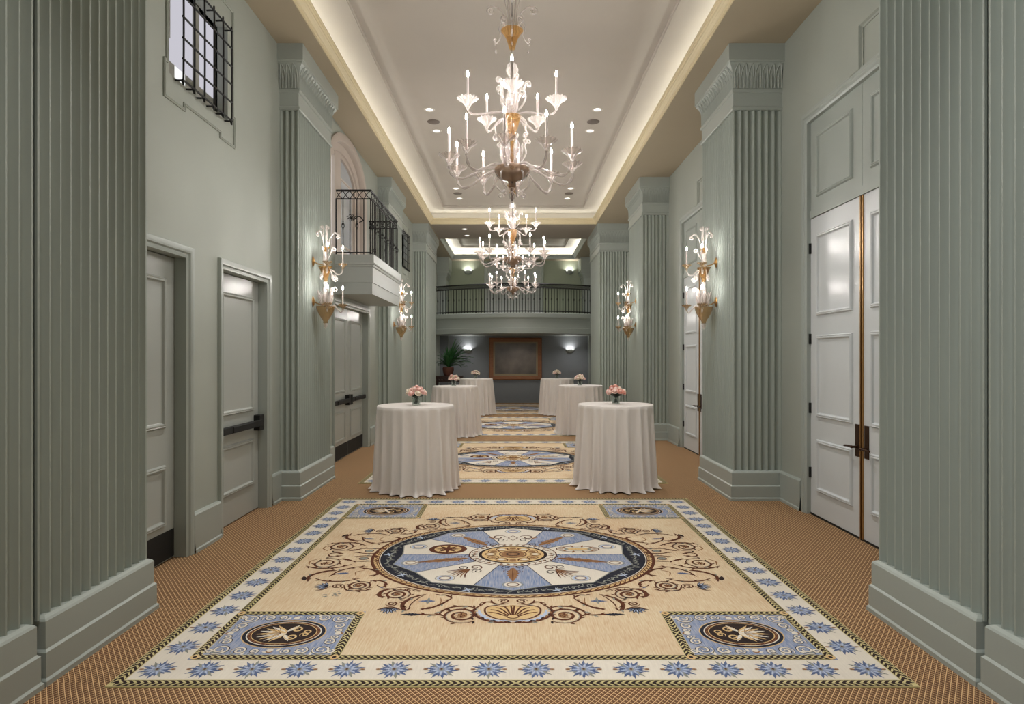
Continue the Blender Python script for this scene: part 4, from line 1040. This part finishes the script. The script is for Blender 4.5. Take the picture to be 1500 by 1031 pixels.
def make_chandelier():
    root = thing('chandelier', label='x', cat='chandelier', group='glass candle chandeliers')
    m = MB(); m.tube([(0, 0, -.30), (0, 0, 2.35)], .007, 8); m.build('rod', M['bronze'], root)
    m = MB(); m.lathe([(.001, 2.35), (.09, 2.35), (.085, 2.32), (.03, 2.29), (.008, 2.27)], seg=24); m.build('ceiling_canopy', M['gold'], root, 40)
    m = MB(); m.lathe([(.10, .004), (.155, .006), (.160, -.008), (.156, -.034), (.142, -.062), (.112, -.088), (.070, -.104), (.046, -.112), (.034, -.128), (.030, -.155), (.036, -.168), (.022, -.176), (.001, -.177)], seg=40,
                      mod=lambda r, z, a: (r * (1 + .03 * cos(20 * a)), z)); m.build('bowl', M['smoke'], root, 50, )
    m = MB(); m.lathe([(.012, -.17), (.026, -.185), (.018, -.20), (.012, -.21), (.030, -.232), (.034, -.25), (.026, -.275), (.010, -.290), (.014, -.305), (.008, -.32), (.001, -.335)], seg=18); m.build('finial', M['clear'], root, 60)
    m = MB(); m.lathe([(.012, 0), (.022, .02), (.014, .05), (.020, .12), (.014, .20), (.018, .25)], seg=14); m.build('lower_stem', M['amber'], root, 60)
    m = MB(); m.lathe([(.016, .245), (.024, .262), (.020, .275), (.030, .30), (.048, .36), (.066, .43), (.080, .485), (.076, .487), (.04, .37), (.01, .29)], seg=28, mod=lambda r, z, a: (r * (1 + .02 * cos(14 * a)), z)); m.build('amber_cone', M['amber'], root, 50, )
    m = MB(); m.lathe([(.03, .50), (.052, .55), (.056, .62), (.050, .69), (.034, .735), (.03, .75)], seg=24, mod=lambda r, z, a: (r * (1 + .04 * cos(12 * a)), z)); m.build('glass_vase_body', M['leafglass'], root, 50)
    m = MB(); m.lathe([(.02, .735), (.045, .745), (.080, .775), (.098, .795), (.094, .797), (.05, .765), (.015, .75)], seg=48, mod=lambda r, z, a: (r * (1 + .06 * cos(12 * a)), z + .008 * cos(12 * a) * (r > .07))); m.build('scalloped_collar', M['leafglass'], root, 50)
    m = MB(); m.lathe([(.012, .80), (.010, .835), (.030, .85), (.052, .885), (.056, .915), (.044, .955), (.018, .978), (.010, .99), (.012, 1.10)], seg=22, mod=lambda r, z, a: (r * (1 + .03 * cos(10 * a)), z)); m.build('glass_globe', M['clear'], root, 60)
    m = MB(); m.lathe([(.012, 1.09), (.024, 1.10), (.030, 1.12), (.036, 1.145), (.050, 1.19), (.072, 1.235), (.096, 1.264), (.102, 1.270), (.094, 1.270), (.055, 1.205), (.02, 1.14)], seg=28, mod=lambda r, z, a: (r * (1 + .02 * cos(16 * a)), z)); m.build('amber_cup', M['amber'], root, 50)
    m = MB(); m.lathe([(.010, 1.62), (.022, 1.64), (.05, 1.70), (.06, 1.72), (.02, 1.71), (.010, 1.78)], seg=20); m.build('top_collar', M['amber'], root, 50)
    for k in range(10):
        a = radians(-90 - 6 + 36 * k); arm = link_me('arm', ME_LARM, root, rot=(0, 0, a))
        link_me('drip_cup', ME_CUP, arm, (.58, 0, 0)); link_me('candle', ME_CAN, arm, (.58, 0, .02)); link_me('bulb', ME_BULB, arm, (.58, 0, .285))
    for k in range(5):
        a = radians(-90 + 72 * k); arm = link_me('arm', ME_UARM, root, rot=(0, 0, a))
        link_me('drip_cup', ME_CUP, arm, (.42, 0, .505)); link_me('candle', ME_CAN, arm, (.42, 0, .525)); link_me('bulb', ME_BULB, arm, (.42, 0, .79))
    for name, n, ph in (('crown', 4, 0), ('crown2', 4, 45), ('drop', 4, 0), ('mid', 5, 0), ('mid2', 5, 36), ('low', 5, 36), ('low2', 5, 0), ('under', 5, 18)):
        for k in range(n): link_me('scroll', ME_SC[name], root, rot=(0, 0, radians(ph + 360 / n * k)))
    m = MB()
    for k in range(6): a = pi / 3 * k; m.tube([(.03 * cos(a), .03 * sin(a), 1.26), (.045 * cos(a), .045 * sin(a), 1.45), (.075 * cos(a), .075 * sin(a), 1.60), (.11 * cos(a), .11 * sin(a), 1.66)], .006, 6)
    m.build('glass_plume', M['clear'], root, 60)
    for k in range(6): a = pi / 3 * k; link_me('glass_leaf', ME_LEAF, root, (.07 * cos(a), .07 * sin(a), .035), (0, .12, a))
    for k in range(4):
        a = pi / 2 * k
        for r, z in ((.160, 1.13), (.148, 1.06)): link_me('crystal_drop', ME_DROP, root, (r * cos(a), r * sin(a), z))
    return root
ch = make_chandelier(); ck = kid_map()
for k, (y, lab) in enumerate(((5.60, 'nearest and largest clear glass chandelier with amber cups'), (10.60, 'second glass chandelier, hanging just behind and below the nearest in view'),
                              (15.0, 'farthest glass chandelier, smallest, hanging before the rear gallery'))):
    o = ch if k == 0 else copy_tree(ch, ck); o.location = (-.012, y, 3.418); o['label'] = lab

# ------------------------------------------------------------------ wall sconces on the inner faces of the piers
ME_SCUP = as_me(cup_mesh(.060, .048, 12), 'drip_cup', M['ambercup'])
mb = MB(); mb.lathe([(.009, .01), (.0095, .225), (.006, .23), (.001, .23)], seg=12); ME_SCAN = as_me(mb, 'candle', M['candle'])
ME_SBULB = as_me(bulb_mb(.0085, .046), 'bulb', M['sbulb'])
def arm_me(pts, r=.0085, m='sglass'):
    mb = MB(); mb.tube([(a, 0, b) for a, b in pts], r, 8); return as_me(mb, 'arm', M[m])
ME_SUA = arm_me(spts([(.03, .76), (.09, .745), (.14, .70), (.19, .70), (.215, .745), (.22, .785)]))
ME_SLA = arm_me(spts([(.05, .27), (.11, .30), (.15, .26), (.19, .215), (.215, .235), (.22, .265)]))
SS = {'a': curl_mesh(spts([(.05, .80), (.09, .70), (.10, .64), (.13, .62)], (.13, .655, .034, .008, -pi / 2, 1.3 * pi)), .0085, m='sglass'),
      'b': curl_mesh(spts([(.06, .30), (.085, .36), (.09, .43), (.085, .50)], (.118, .505, .032, .008, pi, -1.3 * pi)), .0078, m='sglass'),
      'c': curl_mesh(spts([(.03, 1.04), (.06, 1.16), (.11, 1.225), (.15, 1.20)], (.150, 1.175, .026, .006, pi / 2, -2.0 * pi)), .009, m='sglass'),
      'd': curl_mesh(spts([(.02, 1.06), (.03, 1.18), (.025, 1.28)], (.045, 1.29, .022, .005, pi, -1.5 * pi)), .0078, m='sglass'),
      'e': curl_mesh(spts([(.035, .90), (.07, .96), (.08, 1.0)], (.105, 1.005, .028, .006, pi, -1.4 * pi)), .0078, m='sglass')}
def make_sconce():
    """local +x points away from the pier face, z = 0 at 2.04 m above the floor"""
    root = thing('wall_sconce', label='x', cat='wall lamp', group='gold glass candle sconces')
    for z in (.86, .355):
        m = MB(); m.lathe([(.001, .022), (.012, .020), (.030, .008), (.036, 0), (.001, 0)], seg=20); m.v = [(c, b, z + a * 1.85) for a, b, c in m.v]; m.build('backplate', M['gold'], root, 40)
        m = MB(); m.tube(bez([(.015, 0, z), (.06, 0, z - .03), (.14, 0, z - .045)], 4), .007, 8); m.build('bracket', M['gold'], root, 60)
    ax = .157
    def ctr(m): m.v = [(a + ax, b, c) for a, b, c in m.v]; return m
    rib = lambda n, e: (lambda r, z, a: (r * (1 + e * cos(n * a)), z))
    m = MB(); m.lathe([(.02, .285), (.110, .290), (.112, .282), (.106, .25), (.088, .205), (.060, .155), (.036, .12), (.026, .095), (.030, .08), (.001, .075)], seg=36, mod=rib(14, .04)); ctr(m).build('bowl', M['amber'], root, 50)
    m = MB(); m.lathe([(.012, .08), (.026, .06), (.022, .035), (.010, .02), (.001, .0)], seg=16); ctr(m).build('finial', M['sglass'], root, 60)
    m = MB(); m.lathe([(.016, .28), (.030, .33), (.032, .42), (.026, .52), (.016, .56), (.030, .585), (.016, .61)], seg=20, mod=rib(8, .06)); ctr(m).build('lower_stem', M['sglass'], root, 60)
    m = MB(); m.lathe([(.018, .60), (.026, .63), (.046, .70), (.070, .765), (.086, .795), (.080, .796), (.04, .72), (.01, .66)], seg=32, mod=rib(12, .05)); ctr(m).build('amber_cone', M['amber'], root, 50)
    m = MB(); m.lathe([(.022, .79), (.034, .82), (.034, .90), (.026, .97), (.018, .985)], seg=20, mod=rib(8, .05)); ctr(m).build('upper_stem', M['sglass'], root, 60)
    m = MB(); m.lathe([(.018, .975), (.026, .99), (.040, 1.02), (.055, 1.04), (.050, 1.041), (.02, 1.0)], seg=28, mod=rib(10, .05)); ctr(m).build('amber_cup', M['amber'], root, 50)
    for me, cz, az in ((ME_SUA, .775, 0), (ME_SUA, .775, 1), (ME_SLA, .262, 0), (ME_SLA, .262, 1)):
        a = [0, radians(-67)][az]; arm = link_me('arm', me, root, (ax, 0, 0), (0, 0, a))
        link_me('drip_cup', ME_SCUP, arm, (.22, 0, cz)); link_me('candle', ME_SCAN, arm, (.22, 0, cz + .01)); link_me('bulb', ME_SBULB, arm, (.22, 0, cz + .24))
    for kx, angs in (('a', (-20, 40, -95)), ('b', (10, 60, -60, 120)), ('c', (10, 100, -110)), ('d', (-60, 60, 180)), ('e', (0, 90, -90))):
        for a in angs: link_me('scroll', SS[kx], root, (ax, 0, 0), (0, 0, radians(a)))
    for a in range(5): link_me('glass_leaf', ME_LEAF, root, (ax + .055 * cos(a * 1.256), .055 * sin(a * 1.256), .29), (0, .2, a * 1.256))
    return root
sc0 = make_sconce(); sk = kid_map()
for k, (sg, xf, y, lab) in enumerate(((-1, 2.54, 7.70, 'large gold and glass candle sconce on the second left pier'), (1, 2.60, 7.79, 'large gold and glass candle sconce on the second right pier'),
                                      (-1, 2.55, 12.95, 'small far candle sconce on the third left pier, beyond the balcony'), (1, 2.64, 13.1, 'small far candle sconce on the third right pier'))):
    o = sc0 if k == 0 else copy_tree(sc0, sk)
    o.location = (sg * (xf - .002), y, 2.04); o['label'] = lab
    if sg > 0: o.scale = (-1, 1, 1)

# ------------------------------------------------------------------ bowl uplights on the rear wall
def uplight(x, z, lab):
    t = thing('bowl_uplight', (x, YB, z), label=lab, cat='wall lamp', group='plaster bowl uplights on the rear wall')
    m = MB(); seg = 24; rows = []
    for i in range(9):
        ph = pi / 2 * i / 8; rows.append([(.175 * cos(ph) * cos(a), -.14 * cos(ph) * abs(sin(a)), -.15 * sin(ph)) for a in [pi + pi * k / seg for k in range(seg + 1)]])
    vs = [p for r in rows for p in r]; m.add(vs, [(i * (seg + 1) + k, i * (seg + 1) + k + 1, (i + 1) * (seg + 1) + k + 1, (i + 1) * (seg + 1) + k) for i in range(8) for k in range(seg)])
    m.build('bowl', M['plaster'], t, 60)
    m = MB(); m.box(-.10, .10, -.085, -.02, -.05, -.045); m.build('lamp', M['glow'], t)
    l = bpy.data.lights.new('uplight_lamp', 'AREA'); l.shape = 'RECTANGLE'; l.size = .26; l.size_y = .08; l.energy = UP_E; l.color = (1, .97, .94); l.spread = radians(150)
    lo = bpy.data.objects.new('uplight_lamp', l); COL.objects.link(lo); lo.parent = t; lo.location = (0, -.08, -.03); lo.rotation_euler = (pi, 0, 0)
UP_E = 2.6
for x, z, lab in ((-1.70, 4.98, 'grey bowl uplight on the rear wall, upper left above the gallery'), (2.12, 4.98, 'grey bowl uplight on the rear wall, upper right above the gallery'),
                  (-1.72, 2.02, 'grey bowl uplight on the rear wall, left of the framed picture'), (2.13, 2.02, 'grey bowl uplight on the rear wall, right of the framed picture')):
    uplight(x, z, lab)

# framed picture
pf = thing('framed_picture', (.08, YB, 1.66), label='wide wooden framed dim grey brown picture on the rear wall', cat='picture')
mb = MB(); mb.sweep([(-.99, -.79), (.99, -.79), (.99, .79), (-.99, .79)], [(0, 0), (0, .05), (-.03, .065), (-.10, .05), (-.14, .035), (-.155, .035), (-.16, 0)], closed=True, mp=lambda u, v, w: (u, -w, v), side=1)
mb.build('frame', M['wood'], pf, 30)
mb = MB(); mb.sweep([(-.835, -.635), (.835, -.635), (.835, .635), (-.835, .635)], [(0, 0), (0, .028), (-.06, .022), (-.065, 0)], closed=True, mp=lambda u, v, w: (u, -w, v), side=1); mb.build('liner', M['liner'], pf)
mb = MB(); mb.box(-.78, .78, -.018, -.004, -.58, .58); mb.build('canvas', M['canvas'], pf)

# potted palm on a carved stand
st = thing('plant_stand', (-2.22, 20.9, .0135), label='dark carved low stand under the potted palm, behind the left tables', cat='stand')
mb = MB(); mb.box(-.50, .50, -.28, .28, 1.0, 1.06); mb.box(-.47, .47, -.26, .26, .86, 1.0)
for k in range(9): mb.ball((-.42 + .105 * k, -.265, .93), .035, seg=8, rings=6)
mb.build('top', M['dwood'], st, 40)
for sx in (-1, 1):
    for sy in (-1, 1):
        mb = MB(); mb.lathe([(.045, 0), (.05, .03), (.03, .08), (.028, .3), (.045, .5), (.035, .7), (.05, .86)], (sx * .42, sy * .21, 0), 12); mb.build('leg', M['dwood'], st, 50)
pl = thing('potted_palm', (-2.24, 20.9, 1.0745), label='green spiky potted palm in a woven brown pot, at the far left', cat='plant')
mb = MB(); mb.lathe([(.001, 0), (.12, 0), (.15, .05), (.185, .16), (.195, .24), (.18, .30), (.165, .30), (.16, .26), (.001, .25)], seg=24, mod=lambda r, z, a: (r * (1 + .012 * cos(24 * a)), z)); mb.build('pot', M['pot'], pl, 50)
mb = MB(); mb.lathe([(.001, .268), (.158, .262)], seg=20); mb.build('soil', M['soil'], pl)
rnd = random.Random(4); mb = MB()
for k in range(130):
    a = rnd.uniform(0, 2 * pi); el = rnd.uniform(.1, 1.4); L = rnd.uniform(.60, .92) * (.55 if cos(a) < -.1 else 1); w = rnd.uniform(.030, .046); n = 7; rows = []; p = Vector((.02 * cos(a), .02 * sin(a), .28 + rnd.uniform(0, .22)))
    for i in range(n + 1):
        t = i / n; e = el - .8 * t * t * (1.1 - el * .5); d = Vector((cos(a) * cos(e), sin(a) * cos(e), sin(e))); side = Vector((-sin(a), cos(a), 0)) * w * max(.05, sin(pi * (.12 + .86 * t)))
        rows.append((p - side + Vector((0, 0, .3 * w)), p.copy(), p + side + Vector((0, 0, .3 * w)))); p = p + d * L / n
    vs = [q for r_ in rows for q in r_]; mb.add(vs, [(i * 3 + j, i * 3 + j + 1, (i + 1) * 3 + j + 1, (i + 1) * 3 + j) for i in range(n) for j in range(2)])
mb.build('fronds', M['palm'], pl, 60)
mb = MB(); mb.tube([(0, 0, .26), (.01, 0, .40), (0, .01, .5)], [.03, .025, .02], 8); mb.build('trunk', M['pot'], pl, 60)

# ------------------------------------------------------------------ recessed downlights and speakers
def downlight(x, y, z, lab, e, seen=True):
    t = thing('recessed_downlight', (x, y, z), label=lab, cat='ceiling light', group='recessed downlights in the ceiling')
    m = MB(); m.lathe([(.058, -.001), (.062, -.006), (.088, -.006), (.092, 0), (.058, -.0005)], seg=28); m.build('trim_ring', M['whitem'], t, 40)
    m = MB(); m.lathe([(.001, -.002), (.058, -.002)], seg=24); m.build('lens', M['lens'], t)
    l = bpy.data.lights.new('downlight_lamp', 'SPOT'); l.energy = e; l.spot_size = radians(78); l.spot_blend = 1; l.shadow_soft_size = .05; l.color = (1, .97, .93)
    lo = bpy.data.objects.new('downlight_lamp', l); COL.objects.link(lo); lo.parent = t; lo.location = (0, 0, -.02)
ZI = ZU + .055; DE = 190
rows = [(10.02, 'in the nearest row'), (10.96, 'in the row beyond the near speakers'), (14.67, 'in the row before the far speakers'), (15.58, 'in the farthest row of the tray')]
for y, txt in rows:
    for x, sd in ((-1.385, 'left'), (1.385, 'right')): downlight(x, y, ZI, 'round downlight %s in the ceiling tray, %s' % (sd, txt), DE)
for y, txt in ((17.28, 'nearer one on the beam'), (18.17, 'farther one on the beam')): downlight(-1.385, y, ZC, 'round downlight left of the second chandelier, %s' % txt, 40)
for y, txt in ((10.54, 'near'), (15.12, 'far')):
    for x, sd in ((-1.385, 'left'), (1.385, 'right')):
        m = MB(); m.lathe([(.001, -.012), (.09, -.012), (.105, -.006), (.11, 0)], seg=28)
        o = m.build('ceiling_speaker', M['greym'], None, 40, (x, y, ZI)); tag(o, 'dark round ceiling speaker between two downlights, %s %s' % (txt, sd), 'speaker', 'ceiling speakers')

# ------------------------------------------------------------------ hidden cove strips, added side fill, room lamps out of frame, added rear fill spots
def area(name, loc, rot, sx, sy, e, col=(1, 1, 1), spread=180):
    l = bpy.data.lights.new(name, 'AREA'); l.shape = 'RECTANGLE'; l.size = sx; l.size_y = sy; l.energy = e; l.color = col; l.spread = radians(spread)
    o = bpy.data.objects.new(name, l); COL.objects.link(o); o.location = loc; o.rotation_euler = rot; return o
CE = 1.6
for (y0, y1), mul in ((C1, 1), (C2, 3.0)):
    L = y1 - y0
    y0 = max(y0, 2.0); L = y1 - y0
    for sx in (-1, 1): area('cove_strip', (sx * (XO + .11), (y0 + y1) / 2, ZC + .075), (pi, 0, 0), .05, L, CE * L * mul, (.97, 1, .93))
    for ye in (y0 - .06, y1 + .07): area('cove_strip', (0, ye, ZC + .09), (pi, 0, 0), 2 * XO, .05, CE * 4.5 * mul, (.97, 1, .93))
area('daylight_fill', (XL + .02, -.6, 2.65), (0, -pi / 2, 0), 3.4, 3.9, 45, (.82, .95, 1))  # cool fill added in front of the unseen left window
for (x, y) in [(sx * 1.385, yy) for sx in (-1, 1) for yy in (1.2, 2.1, 5.4, 6.3)]:
    l = bpy.data.lights.new('downlight_lamp', 'SPOT'); l.energy = DE; l.spot_size = radians(78); l.spot_blend = 1; l.shadow_soft_size = .05; l.color = (1, .97, .93)
    lo = bpy.data.objects.new('downlight_lamp', l); COL.objects.link(lo); lo.location = (x, y, ZI - .02)
for (x, y, z, e) in [(sx * 1.385, yy, ZI, 70) for sx in (-1, 1) for yy in (19.6, 20.6)] + [(sx, 22.2, 2.515, 22) for sx in (-1.9, .2, 2.2)]:  # added spots without fixtures, brightening the dim far end
    l = bpy.data.lights.new('downlight_lamp', 'SPOT'); l.energy = e; l.spot_size = radians(130); l.spot_blend = 1; l.shadow_soft_size = .05; l.color = (1, .98, .96)
    lo = bpy.data.objects.new('downlight_lamp', l); COL.objects.link(lo); lo.location = (x, y, z - .02)
# ------------------------------------------------------------------ camera and output settings
cam = bpy.data.cameras.new('camera'); co = bpy.data.objects.new('camera', cam); COL.objects.link(co)
cam.sensor_width = 36; cam.lens = 890 / 1500 * 36; co.location = (0, 0, 1.67); co.rotation_euler = (pi / 2, 0, 0)
cam.shift_x = -2 / 1500; cam.shift_y = 9.5 / 1500; cam.clip_start = .05; cam.clip_end = 100
SC.camera = co
w = bpy.data.worlds.new('world'); SC.world = w; w.use_nodes = True; w.node_tree.nodes['Background'].inputs[0].default_value = (.6, .68, .75, 1); w.node_tree.nodes['Background'].inputs[1].default_value = .3
vs = SC.view_settings; vs.view_transform = 'Standard'; vs.look = 'None'; vs.gamma = 1; vs.exposure = 0.35; vs.use_curve_mapping = False
SC.cycles.use_denoising = True; SC.cycles.max_bounces = 10; SC.cycles.diffuse_bounces = 5; SC.cycles.transparent_max_bounces = 16; SC.cycles.sample_clamp_indirect = 6
